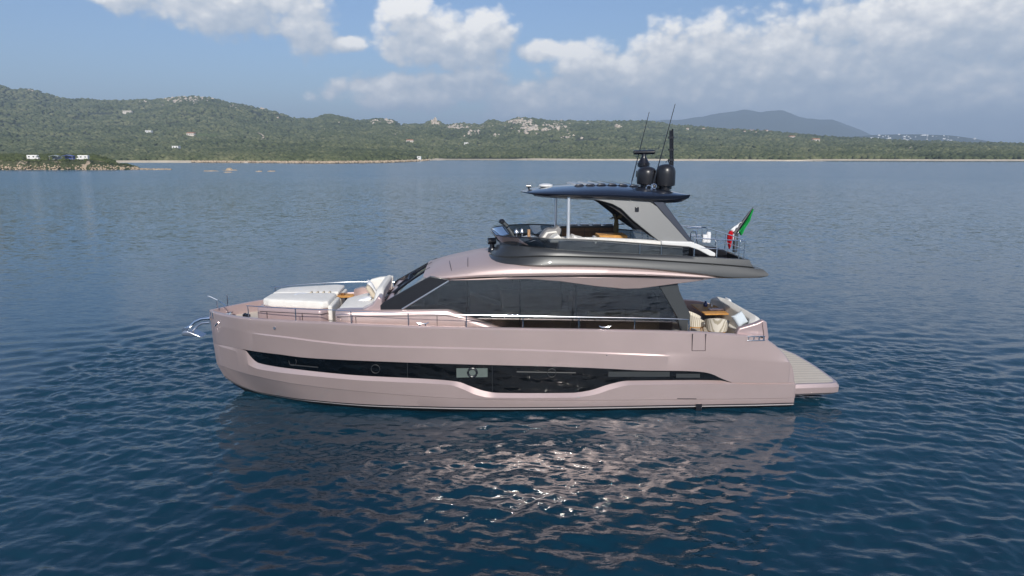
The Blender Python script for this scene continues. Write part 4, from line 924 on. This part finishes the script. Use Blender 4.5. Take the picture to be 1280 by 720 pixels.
# tinted wind deflector around the front and sides
def glass_wall(xa0, xa1, xfb, xft, wb_, wt, top):
    def arc(xf, w, xa, zf):
        r_ = uring(xf, w, xa, zf); n_ = len(r_); return r_
    return arc
g3 = lambda x: float(interp(x, [-.8, .45, 2.8, 4.6, 6.38], [6.46, 6.47, 6.38, 6.24, 6.09]))
rb_ = uring(-.5, 2.42, 6.38, lambda x: f3(x) - .05); rt_ = uring(-.82, 2.46, 6.38, g3)
q = MB(); q.loft([rb_, [((a[0] * .45 + b[0] * .55), a[1] * .45 + b[1] * .55, a[2] * .5 + b[2] * .5) for a, b in zip(rb_, rt_)], rt_], closed=False, caps=False); q.build('wind_deflector', M['flyglass'], Y)
q = MB(); q.tube(rt_, .024, 8); q.build('deflector_rim', M['black'], Y)
for x in (4.55, 5.35):
    q = MB(); q.tube([(x, -2.47, f3(x)), (x, -2.47, g3(x))], .012, 6); q.build('deflector_joint', M['steel'], Y, mirror=True)
q = MB(); q.prism([P(u, v, -2.3) for u, v in ((826, 301), (864, 302), (878, 307.5), (893, 316), (893, 320), (886, 319.5), (872, 312), (860, 308), (826, 305.5))], -2.42, -2.1); q.build('fly_sofa_side', M['white'], Y, mirror=True, bevel=.03)

# searchlight on the nose, helm console with steering wheel
x, z = P(615, 303, -.3); q = MB(); q.lathe((x, -.3, z - .28), [(.17, -.12), (.15, .05), (.09, .12), (.09, .22)], 14); q.tube([(x + .14, -.3, z + .06), (x - .16, -.36, z + .06)], .13, 14); q.build('searchlight', M['black'], Y)
q = MB(); q.tube([(x - .17, -.362, z + .06), (x - .18, -.364, z + .06)], .11, 14); q.build('searchlight_lens', M['chrome'], Y)
q = MB(); q.tube([P3(643, 297, -.6), P3(635, 285, -.6)], .11, 10, r2=.07); q.tube([P3(634, 283, -.6), P3(627.5, 277, -.6)], .085, 12); q.build('spotlight_mast', M['gunmetal'], Y)
q = MB(); q.lathe((*P3(627.3, 276.6, -.6)[:2], P3(627.3, 276.6, -.6)[2] - .1), [(.05, 0), (.12, .05), (.12, .13), (.05, .19)], 14); q.build('spotlight_head', M['black'], Y)
q = MB(); q.prism([(.1, 5.75), (1.15, 5.75), (1.1, 6.2), (.75, 6.38), (.2, 6.22)], -1.9, -.3); q.build('fly_helm_console', M['navy'], Y, bevel=.06)
for u, v, yy, r in ((645.5, 289, -.8, .1), (652.5, 288.5, -.8, .09)):
    x, z = P(u, v, yy); q = MB(); q.lathe((x, yy, z - .12), [(.03, -.12), (.03, 0), (r, .05), (r * .9, .14), (.02, .22)], 12); q.build('horn', M['steel'], Y)
x, z = P(661, 292, -.8); q = MB(); q.tube([(x, -.8, z - .2), (x, -.8, z + .16)], .06, 10); q.build('throttle_lever', mat('tan_leather', (.42, .25, .13), .5), Y)
# helm seats
def seat_at(y):
    prof = [P(u, v, y) for u, v in ((674, 296), (680, 288), (684, 285), (692, 285.5), (697, 281), (701, 286), (699, 293), (690, 296), (688, 300), (674, 300))]
    q = MB(); q.prism(prof, y - .3, y + .3); q.build('helm_seat', M['greyfab'], Y, bevel=.06)
    prof = [P(u, v, y) for u, v in ((676, 296.5), (682, 289), (694, 287.5), (696, 289.5), (684, 291), (680, 297))]
    q = MB(); q.prism(prof, y - .31, y + .31); q.build('helm_seat_trim', M['fabric'], Y, bevel=.02)
seat_at(-1.1); seat_at(.2)
# white chaise and sofa along the near side
q = MB(); q.prism([P(u, v, -1.7) for u, v in ((686, 299), (692, 294), (697, 292), (702, 298), (714, 297), (716, 293.5), (722, 296), (730, 297.5), (730, 302), (686, 302))], -2.1, -1.2); q.build('fly_chaise', M['fabric'], Y, bevel=.04)
so = MB(); rings = []
for x in np.linspace(1.6, 6.2, 24):
    zt = float(interp(x, [1.6, 2.4, 4.8, 5.7, 6.2], [6.35, 6.44, 6.34, 6.26, 6.12])); rings.append([(float(x), -2.32, 5.7), (float(x), -2.3, zt - .05), (float(x), -2.22, zt), (float(x), -2.0, zt), (float(x), -1.93, zt - .06), (float(x), -1.9, 6.0), (float(x), -1.3, 5.98), (float(x), -1.25, 5.7)])
so.loft(rings); so.build('fly_sofa', M['fabric'], Y, angle=50)
# bar cabinet across the far side
x0, z0 = P(702, 282, 1.4); x1, _ = P(768, 282, 1.4)
q = MB(); q.box((x0, 1.3, 5.6), (x1, 1.95, z0 - .08)); cabn = q.build('bar_cabinet', M['oak'], Y, bevel=.02)
q = MB(); q.box((x0 - .05, 1.22, z0 - .08), (x1 + .03, 2.0, z0)); q.build('bar_top', M['gunmetal'], cabn, bevel=.02)
for u in (730.5, 749): x, _ = P(u, 286, 1.3); q = MB(); q.tube([(x, 1.295, 5.7), (x, 1.295, z0 - .12)], .012, 6); q.build('panel_seam', M['seam'], cabn)
q = MB(); q.tube([(x0 + .1, 1.295, z0 - .26), (x1 - .05, 1.295, z0 - .26)], .012, 6); q.build('panel_seam', M['seam'], cabn)
q = MB()
for k in range(5):
    xa_ = x0 + .35 + k * .5; q.box((xa_, 1.5, z0 + .005), (xa_ + .34, 1.9, z0 + .05))
q.build('bar_hatches', M['steel'], cabn, bevel=.01)
q = MB(); p = P3(697.5, 286, .9); q.box((p[0] - .08, .8, p[2] - .35), (p[0] + .12, 1.3, p[2] + .1)); q.build('fly_screen', M['black'], Y, bevel=.03)

# ---------------- hardtop
def htop(x): return float(interp(x, [.4, .9, 1.9, 3.5, 5.1, 6.1, 6.52], [8.03, 8.15, 8.26, 8.31, 8.22, 8.08, 7.98]))
def hedge(x): return float(interp(x, [.4, .9, 2, 3.5, 5, 6.0, 6.52], [8.03, 8.03, 8.02, 7.99, 7.95, 7.96, 7.98]))
def hbot(x): return float(interp(x, [.4, .9, 2, 3.5, 4.8, 5.6, 6.2, 6.52], [7.98, 7.93, 7.87, 7.80, 7.70, 7.64, 7.66, 7.80]))
def hwid(x): return 2.22 * max(.02, (1 - max(0, (2.3 - x) / 1.95) ** 2.6)) ** .55 * (1 - .16 * max(0, (x - 5.0) / 1.52) ** 2)
rings = []
for x in list(.36 + 1.9 * (np.linspace(0, 1, 16) ** 2)) + list(np.linspace(2.4, 6.52, 30)):
    x = float(x); w, t, e, b_ = hwid(x), htop(x), hedge(x), hbot(x)
    half = [(0, b_ - .0), (-w * .5, b_), (-w * .8, b_ + .01), (-w * .93, b_ + (e - b_) * .25), (-w * .99, b_ + (e - b_) * .7), (-w, e), (-w * .96, e + (t - e) * .22), (-w * .8, e + (t - e) * .55), (-w * .55, e + (t - e) * .84), (-w * .3, e + (t - e) * .97), (0, t)]
    rings.append([(x, y, z) for y, z in half] + [(x, -y, z) for y, z in half[-2:0:-1]])
q = MB(); q.loft(rings); ht = q.build('hardtop', M['navy'], Y, angle=45)
# silver soffit, flowing into the fins
rings = []
for x in np.linspace(.8, 5.6, 26):
    x = float(x); w = hwid(x) * .9; b_ = hbot(x); rings.append([(x, -w, b_ + .06), (x, -w * .96, b_ - .035), (x, 0, b_ - .04), (x, w * .96, b_ - .035), (x, w, b_ + .06)])
q = MB(); q.loft(rings, caps=False, closed=False); q.build('hardtop_soffit', M['silver'], ht, angle=40)
fin = [P(u, v, -1.95) for u, v in ((690, 243.5), (716, 245), (760, 248), (800, 250.5), (812, 252), (821, 258), (829, 268), (864, 303), (862, 304), (822, 301), (812, 293), (790, 275), (776, 261), (765, 255), (750, 250.8), (725, 247.3))]
fy0 = lambda x, z: -1.97 - .16 * (7.9 - z); fy1 = lambda x, z: -1.80 - .16 * (7.9 - z)
q = MB(); q.prism(fin, fy0, fy1); q.build('hardtop_fin', M['fin'], Y, mirror=True, bevel=.03)
fb = [P(u, v, -1.95) for u, v in ((813, 250), (828, 250.5), (836, 262), (865, 303.5), (859, 303), (829, 268), (820, 257))]
q = MB(); q.prism(fb, lambda x, z: fy0(x, z) - .012, lambda x, z: fy1(x, z) + .25); q.build('fin_trim', M['navy'], Y, mirror=True, bevel=.02)
fi = [P(u, v, -1.95) for u, v in ((748, 250), (775, 254), (800, 275), (826, 302), (814, 296), (800, 286), (788, 276), (770, 262))]
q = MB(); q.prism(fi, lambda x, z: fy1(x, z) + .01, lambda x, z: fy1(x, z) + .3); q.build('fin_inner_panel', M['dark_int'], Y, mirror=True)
p = P3(796, 261, -2.0); q = MB(); q.box((p[0] - .08, p[1] - .1, p[2] - .1), (p[0] + .06, p[1] + .05, p[2] + .07)); q.build('deck_camera', M['black'], Y, bevel=.02)
for s_ in (-1, 1):
    q = MB(); y = s_ * 1.95; xt, zt = P(711, 247, -1.95); q.tube([(xt, y, 5.8), (xt, y, 7.92)], .062, 16); q.build('hardtop_post', M['steel_bright'], Y)
# hardtop equipment
q = MB(); q.lathe((*P3(682, 232, -.2)[:2], P3(682, 232, -.2)[2] - .02), [(.16, -.05), (.28, 0), (.27, .06), (.12, .1)], 20); q.build('satellite_puck', M['white'], ht)
p = P3(661, 233.5, 0); q = MB(); q.tube([p, (p[0], 0, p[2] - .12)], .03, 8); q.tube([(p[0] - .1, 0, p[2] + .03), (p[0] + .08, 0, p[2] + .03)], .06, 10); q.tube([(p[0], 0, p[2] - .12), (p[0] + .45, 0, p[2] - .1)], .04, 8); q.build('nose_light', M['black'], ht)
p = P3(696, 235, -.6); q = MB(); q.lathe((p[0], p[1], p[2] - .1), [(.1, 0), (.1, .06), (.07, .09)], 14); q.build('roof_speaker', M['white'], ht)
q = MB()
for k in range(6): c = 2.3 + k * .42; q.prism([(c, htop(c) - .03), (c + .1, htop(c + .1) + .05), (c + .32, htop(c + .3) + .05), (c + .42, htop(c + .4) - .03)], -1.0, 1.4)
q.build('solar_panel', M['navy'], ht, bevel=.03)
# radomes, radar, mast, whips
def radome(px, v0, v1, y, r, name='radome'):
    x, zb = P(px, v0, y); _, zt = P(px, v1, y); h = zt - zb
    q = MB(); q.lathe((x, y, zb), [(r * .55, -.16), (r * .6, -.03), (r * .95, 0), (r, .05), (r, h * .56), (r * .985, h * .68), (r * .91, h * .80), (r * .76, h * .90), (r * .5, h * .965), (r * .22, h * .995), (.001, h)], 32)
    return q.build(name, M['dome'], ht)
radome(831.5, 232, 205, -.55, .375); radome(808, 230, 208, -.3, .38)
q = MB(); x, z = P(804.5, 204, .6); q.lathe((x, .6, z - .55), [(.3, 0), (.28, .25), (.12, .3), (.12, .36), (.24, .42), (.25, .55), (.14, .72), (.10, .82), (.10, .98)], 20); q.build('radar_pedestal', M['black'], ht)
x, z = P(805, 190.5, .6); q = MB(); q.loft([[(x - .42 + t * .84, .6 + .15 * math.cos(a), z + .09 * math.sin(a) + .01 * t) for a in [2 * math.pi * k / 12 for k in range(12)]] for t in (0, .03, .5, .97, 1)]); q.build('radar_scanner', M['black'], ht, bevel=.02)
q = MB(); q.tube([P3(838.5, 210, -.1), P3(838.2, 163, -.1)], .05, 8); q.tube([P3(841, 210, -.1), P3(840.8, 161, -.1)], .035, 8)
for v in (172, 187, 200): a_ = P3(838, v, -.1); q.box((a_[0] - .08, -.18, a_[2] - .04), (a_[0] + .12, -.02, a_[2] + .04))
q.tube([P3(838, 208, -.1), P3(835, 200, -.1), P3(832, 203, -.1)], .02, 6); q.build('mast', M['black'], ht)
q = MB(); q.box((*P3(800, 226, 0)[:1], -.5, 8.1), (P3(836, 226, 0)[0], .5, 8.28)); q.build('mast_base', M['black'], ht, bevel=.05)
for a0, a1, y0 in (((789, 230), (811.5, 140), .9), ((815, 236), (844, 130), -1.0)):
    q = MB(); q.tube([P3(*a0, y0), P3((a0[0] + a1[0]) / 2, (a0[1] + a1[1]) / 2, y0), P3(*a1, y0)], .028, 6, r2=.012); w_ = q.build('whip_antenna', M['black'], ht)
    q = MB(); p = P3(*a0, y0); q.lathe((p[0], p[1], p[2] - .12), [(.07, 0), (.05, .14), (.03, .3)], 10); q.build('antenna_mount', M['chrome'], w_)
p = P3(811, 235, -1.1); q = MB(); n = 16
for dx, dz, r in ((0, .0, .1), (.2, .06, .09)): q.tube([(p[0] + dx + r * math.cos(t), -1.1, p[2] + dz + r * math.sin(t)) for t in [2 * math.pi * k / n for k in range(n + 1)]], .022, 6)
q.build('lifting_shackle', M['chrome'], ht)

# ---------------- flybridge aft deck rail
def fr(s): return [(6.55, s * 2.4), (7.2, s * 2.42), (8.0, s * 2.42), (8.45, s * 2.38), (8.62, s * 2.2), (8.66, s * 1.6)]
for dz in (.68, .33):
    pts = fr(-1) + [(x, -y) for x, y in reversed(fr(-1))]; q = MB(); q.tube([(x, y, f3(x) + dz) for x, y in pts], .02 if dz > .5 else .013, 8); ar = q.build('aft_fly_rail', M['chrome'], Y)
    if dz > .5: AR = ar
for x, y in ((6.6, 2.4), (7.45, 2.42), (8.3, 2.4), (8.62, 2.1)):
    for s_ in (-1, 1): q = MB(); q.tube([(x, s_ * y, f3(x)), (x, s_ * y, f3(x) + .7)], .02, 8); q.build('stanchion', M['chrome'], AR)
for y in (-1.1, 0, 1.1): q = MB(); q.tube([(8.66, y, f3(8.66)), (8.66, y, f3(8.66) + .7)], .02, 8); q.build('stanchion', M['chrome'], AR)
# ladder frame and box on the aft deck
q = MB(); a_ = [P3(u, v, -1.2) for u, v in ((863, 305), (863.5, 291), (866, 288.5), (870, 289), (872, 305))]; q.tube(a_, .025, 8); q.tube([P3(863, 295, -1.2), P3(875, 295, -1.2)], .02, 8); q.tube([P3(858, 285, -1.2), P3(878, 285, -1.2), P3(878, 297, -1.2)], .02, 8); q.build('ladder_hoops', M['chrome'], Y)
q = MB(); q.prism([(6.9, 5.55), (8.35, 5.4), (8.3, 5.75), (7.9, 5.9), (6.9, 6.02)], -1.2, 1.6); q.build('aft_deck_cover', M['black'], Y, bevel=.05)

# ================================================================ things aboard
def on_boat(name, label, cat, lx, ly, lz, group=None, rz=0.0):
    wx = BO[0] + lx * cs - ly * sn; wy = BO[1] + lx * sn + ly * cs
    return empty(name, label, cat, (wx, wy, lz), group, YAW + rz)
def pillow(label, u, v, y, w, h, m, rot=(0, 0, 0), zz=None):
    """square scatter cushion: pinched edges and pointed corners"""
    n = 12; q = MB(); top = []; 
    for sgn in (1, -1):
        vs_ = []
        for i in range(n + 1):
            for j in range(n + 1):
                a, b = -1 + 2 * i / n, -1 + 2 * j / n; k = ((1 - a ** 4) * (1 - b ** 4)) ** .5
                pin = 1 - .10 * (1 - abs(b) ** 3) * abs(a) ** 2; pin2 = 1 - .10 * (1 - abs(a) ** 3) * abs(b) ** 2
                vs_.append((a * w / 2 * pin, b * w / 2 * pin2, sgn * h / 2 * k * (1 + .12 * math.sin(5 * a + 3 * b))))
        q.add(vs_, [(i * (n + 1) + j, (i + 1) * (n + 1) + j, (i + 1) * (n + 1) + j + 1, i * (n + 1) + j + 1) for i in range(n) for j in range(n)])
    x, z = P(u, v, y); wx = BO[0] + x * cs - y * sn; wy = BO[1] + x * sn + y * cs
    o = q.build('pillow', m, angle=80); o.location = (wx, wy, z if zz is None else zz); o.rotation_euler = (rot[0], rot[1], rot[2] + YAW)
    tag(o, label, 'pillow', 'loose pillows on the foredeck' if u < 600 else None); return o
pillow('white pillow lying flat, the farther of two on the sunpad', 372, 366, .55, .85, .24, M['pillow'], (R(4), R(-5), R(8)))
pillow('white pillow lying flat on the nearer half of the sunpad', 379, 371, -.35, .85, .22, M['pillow'], (R(0), R(6), R(-6)))
pillow('white pillow propped highest against the foredeck sofa back', 464.5, 359, .5, .62, .2, M['pillow'], (R(8), R(64), R(20)))
pillow('sand coloured patterned pillow leaning on the foredeck sofa', 463.5, 364, -.3, .6, .2, M['pillow_tan'], (R(-5), R(60), R(5)))
pillow('flat off white pillow on the seat of the foredeck sofa', 456, 374, -.6, .62, .16, M['pillow'], (0, R(-14), R(4)))
# folded towels on the sunpad edge
t = on_boat('folded_towel', 'row of rolled sand coloured towels on the sunpad edge', 'towel', -7.6, .0, 4.02)
for k in range(4): q = MB(); q.tube([(-.38 + k * .24, -.12, .04), (-.38 + k * .24, .12, .04)], .042, 10); q.build('towel_roll', M['pillow_tan'], t, bevel=.01)
# side table by the foredeck sofa
x, z = P(432, 369.5, .3); t = on_boat('side_table', 'small round wooden table with a pedestal before the foredeck sofa', 'table', x, .3, 3.05)
q = MB(); q.lathe((0, 0, z - 3.05), [(.30, -.03), (.34, -.01), (.34, .02), (.30, .03)], 24); q.build('tabletop', M['orange_wood'], t)
q = MB(); q.lathe((0, 0, 0), [(.2, 0), (.2, .03), (.05, .06), (.045, z - 3.09)], 16); q.build('pedestal', M['gunmetal'], t)
# cups on it
c = on_boat('wooden_bowl', 'little wooden bowl on the round foredeck table', 'bowl', x - .1, .25, z + .03); q = MB(); q.lathe((0, 0, 0), [(.05, 0), (.1, .05), (.11, .08), (.09, .08), (.04, .02)], 16); q.build('bowl', M['oak'], c)

# aft cockpit
ZD = 2.16
x0, x1 = 8.05, 9.0; yn, yf = .1, 1.95; zt = 2.95
t = on_boat('dining_table', 'varnished wooden dining table in the aft cockpit', 'table', (x0 + x1) / 2, (yn + yf) / 2, ZD)
q = MB(); q.box((-.5, -.95, zt - ZD - .06), (.5, .95, zt - ZD)); q.build('tabletop', M['orange_wood'], t, bevel=.02)
q = MB(); q.box((-.12, -.5, 0), (.12, .5, zt - ZD - .06)); q.build('pedestal', M['black'], t, bevel=.02)
b_ = on_boat('book', 'pale book lying on the aft dining table', 'book', 8.72, .75, zt + .002); q = MB(); q.box((-.3, -.12, 0), (.3, .12, .07)); q.build('book_block', mat('pale_pink_cover', (.62, .50, .47), .7), b_, bevel=.008)
b_ = on_boat('cup', 'white cup beside the blue carafe on the aft table', 'cup', 8.75, 1.35, zt); q = MB(); q.lathe((0, 0, 0), [(.035, 0), (.05, .1), (.05, .13), (.042, .13), (.03, .01)], 14); q.build('cup_body', M['whitecloth'], b_)
b_ = on_boat('carafe', 'dark blue glass carafe standing on the aft table', 'carafe', 8.5, 1.45, zt); q = MB(); q.lathe((0, 0, 0), [(.08, 0), (.1, .08), (.08, .16), (.035, .2), (.045, .26)], 14); q.build('carafe_body', mat('blue_glass', (.02, .04, .16), .1, coat=1), b_)
M['weave'] = mat('woven_rope', (.70, .65, .55), .95, spec=.1)
_t = NT(M['weave'].node_tree); _w = _t.node('ShaderNodeTexWave', {'Vector': _t.node('ShaderNodeTexCoord').outputs['Object'], 'Scale': 5.0, 'Distortion': 1.5})
_t.set(M['weave'].node_tree.nodes['Principled BSDF'].inputs['Base Color'], _t.ramp(_w.outputs['Fac'], [(.1, (.42, .37, .28)), (.4, (.74, .69, .60))]))
def armchair(label, lx, ly, rz, s=1.0):
    e = on_boat('dining_armchair', label, 'chair', lx, ly, ZD, 'woven armchairs of the aft cockpit', rz)
    e.scale = (1.2, 1.2, 1.08)
    q = MB(); rings = []       # curved woven shell, open towards +x
    for a in np.linspace(-2.2, 2.2, 23):
        top = .92 - .28 * (abs(a) / 2.2) ** 1.6; d = .035; r0, r1 = .28, .37
        def pt(r, z): return (-math.cos(a) * r, math.sin(a) * r, z)
        rings.append([pt(r0, .40), pt(r0 + .05, .40), pt(r1 + .03, top), pt(r1 - .02, top + .01), pt(r0 + .01, .5)])
    q.loft(rings); q.build('backrest', M['weave'], e, angle=50)
    q = MB(); q.lathe((0, 0, .38), [(.29, 0), (.31, .03), (.31, .1), (.26, .13), (.05, .14)], 24); q.build('seat', M['fabric'], e)
    q = MB(); q.tube([(.28 * math.cos(t), .28 * math.sin(t), .36) for t in [2 * math.pi * k / 20 for k in range(21)]], .02, 6); q.build('seat_ring', M['orange_wood'], e)
    for sx_, sy_ in ((1, 1), (1, -1), (-1, 1), (-1, -1)):
        q = MB(); q.tube([(sx_ * .2, sy_ * .2, .38), (sx_ * .27, sy_ * .27, 0)], .022, 8, r2=.014); q.build('leg', M['orange_wood'], e)
    return e
x, _ = P(870, 392, -.3); armchair('cream woven armchair beside the aft pillar, turned to the stern', x, -.3, R(-8))
x, _ = P(896, 400, -1.1); armchair('cream woven armchair with its back to the near rail, under the table edge', x, -1.15, R(72))
# bench sofa across the stern
t = on_boat('stern_sofa', 'cream stern sofa with a low curved back facing the dining table', 'sofa', 9.2, 0, ZD)
q = MB(); q.box((-.35, -2.2, 0), (.15, 1.9, .42)); q.build('sofa_seat', M['fabric'], t, bevel=.06)
q = MB(); prof = [(-.22, .4), (.26, .36), (.36, 1.02), (.18, 1.14), (-.10, 1.04)]; rings = []
for y in np.linspace(-2.35, 1.9, 26): y = float(y); bx = -.5 * max(0, abs(y + .2) - 1.5) ** 1.5; dz = -.10 * max(0, -y - 1.9) * 2; rings.append([(a + bx, y, b + (dz if b > .5 else 0)) for a, b in prof])
q.loft(rings); q.build('backrest', M['fabric'], t, bevel=.05, angle=60)
q = MB(); q.prism([(-.55, .0), (.15, .0), (.2, .6), (-.1, .62), (-.5, .3)], -2.45, -2.2); q.build('armrest', M['fabric'], t, bevel=.06)
pillow('pale blue white pillow leaning at the near end of the stern sofa', 925, 399, -1.95, .55, .2, M['pillow_blue'], (R(35), R(55), R(-35)))
pillow('cream pillow standing at the far end of the stern sofa', 911, 379, 1.3, .5, .18, M['pillow'], (0, R(70), R(0)))
# rose stern coaming around the sofa
q = MB(); q.prism([(8.15, 2.85), (8.25, 3.12), (8.9, 3.3), (9.15, 3.42), (9.3, 3.34), (9.42, 2.75), (9.3, 2.3), (8.15, 2.3)], -2.98, -2.72); q.build('quarter_coaming', M['pink_trim'], Y, bevel=.05)
q = MB(); q.prism([(9.28, 2.1), (9.32, 3.0), (9.44, 3.0), (9.5, 2.1)], -2.72, 2.72); q.build('stern_coaming', M['pink_trim'], Y, bevel=.04)
q = MB(); q.tube([(9.1, -2.985, 3.36), (9.22, -2.99, 2.8)], .01, 6); q.build('panel_seam', M['seam'], Y)

# things on the flybridge
x0, z0 = P(747, 293, -.4); x1, _ = P(788, 293, -.4)
t = on_boat('low_table', 'low table with a varnished orange wood top on the flybridge', 'table', (x0 + x1) / 2, -.3, FLD(4.0))
hh = z0 - FLD(4.0); q = MB(); q.box((-(x1 - x0) / 2, -.5, hh - .12), ((x1 - x0) / 2 - .2, .5, hh)); q.build('tabletop', M['orange_wood'], t, bevel=.02)
q = MB(); q.box((-(x1 - x0) / 2 - .1, -.55, 0), ((x1 - x0) / 2, .55, hh - .12)); q.build('table_box', M['whitecloth'], t, bevel=.03)
x, z = P(770, 291, .4); t = on_boat('vase', 'woven vase holding dried branches behind the orange wood table', 'vase', x, .4, z)
q = MB(); q.lathe((0, 0, 0), [(.09, 0), (.11, .1), (.10, .35), (.08, .5), (.09, .54)], 16); q.build('vase_body', M['grass_dry'], t)
q = MB(); r_ = random.Random(4)
for k in range(26): a = r_.uniform(0, 6.28); l = r_.uniform(.1, .32); q.tube([(0, 0, .45), (math.cos(a) * l * .4, math.sin(a) * l * .4, .6), (math.cos(a) * l, math.sin(a) * l * .6, .62 + r_.uniform(-.05, .16))], .014, 5, r2=.02)
q.build('dried_branches', M['grass_dry'], t)
for u, v, lab in ((880.5, 298, 'white lantern, the shorter left one on the aft flybridge'), (885.5, 296.5, 'white lantern, the taller right one on the aft flybridge')):
    x, z = P(u, v, -.6); h = .30 if u < 883 else .42; t = on_boat('lantern', lab, 'lantern', x, -.6, z - h / 2, 'lanterns of the aft flybridge')
    q = MB(); q.lathe((0, 0, 0), [(.085, 0), (.095, .03), (.095, h * .8), (.075, h)], 16); q.build('lantern_body', M['whitecloth'], t)
# ensign at the stern of the flybridge
bx, bz = P(917.5, 314, 0); t = on_boat('ensign', 'green, white and red flag hanging in folds from a dark leaning staff', 'flag', bx, 0, bz)
L_ = lambda u, v: (P(u, v, 0)[0] - bx, 0.0, P(u, v, 0)[1] - bz)
q = MB(); a, b_ = L_(918.5, 315), L_(918.5, 291); q.box((a[0] - .08, -.08, a[2]), (a[0] + .08, .08, b_[2])); q.build('staff_base', M['gunmetal'], t, bevel=.02)
q = MB(); q.tube([L_(918, 292), L_(930, 275.5), L_(941.5, 259)], .10, 8, r2=.02); q.build('staff', M['black'], t)
def cloth(name, pts, m, th=.02, wav=.05):
    """folded cloth hanging in pleats: outline strip left/right, with depth waves"""
    q = MB(); n = 9; rows_ = []
    for (a, b) in pts:
        A, B = L_(*a), L_(*b)
        rows_.append([(A[0] + (B[0] - A[0]) * k / (n - 1), wav * math.sin(k * 1.9 + A[2] * 2), A[2] + (B[2] - A[2]) * k / (n - 1)) for k in range(n)])
    q.loft(rows_, closed=False, caps=False); o = q.build(name, m, t); md = o.modifiers.new('s', 'SOLIDIFY'); md.thickness = th; return o
cloth('red_stripe', [((912.5, 288.5), (917, 289)), ((909.5, 294), (915, 293)), ((909, 301), (914.5, 300)), ((910.5, 307), (913, 308)), ((911.5, 311), (912, 311))], M['red'])
cloth('white_stripe', [((912.5, 287), (927, 277)), ((915.5, 289), (926, 284)), ((916.3, 296), (923, 290)), ((916.5, 301), (919, 299))], M['whitecloth'], wav=.03)
cloth('green_stripe', [((941, 261), (941.6, 262)), ((934, 273), (937, 276)), ((928, 282), (930, 286)), ((923.5, 289), (927.5, 292)), ((924.5, 292), (926, 294))], M['green'])
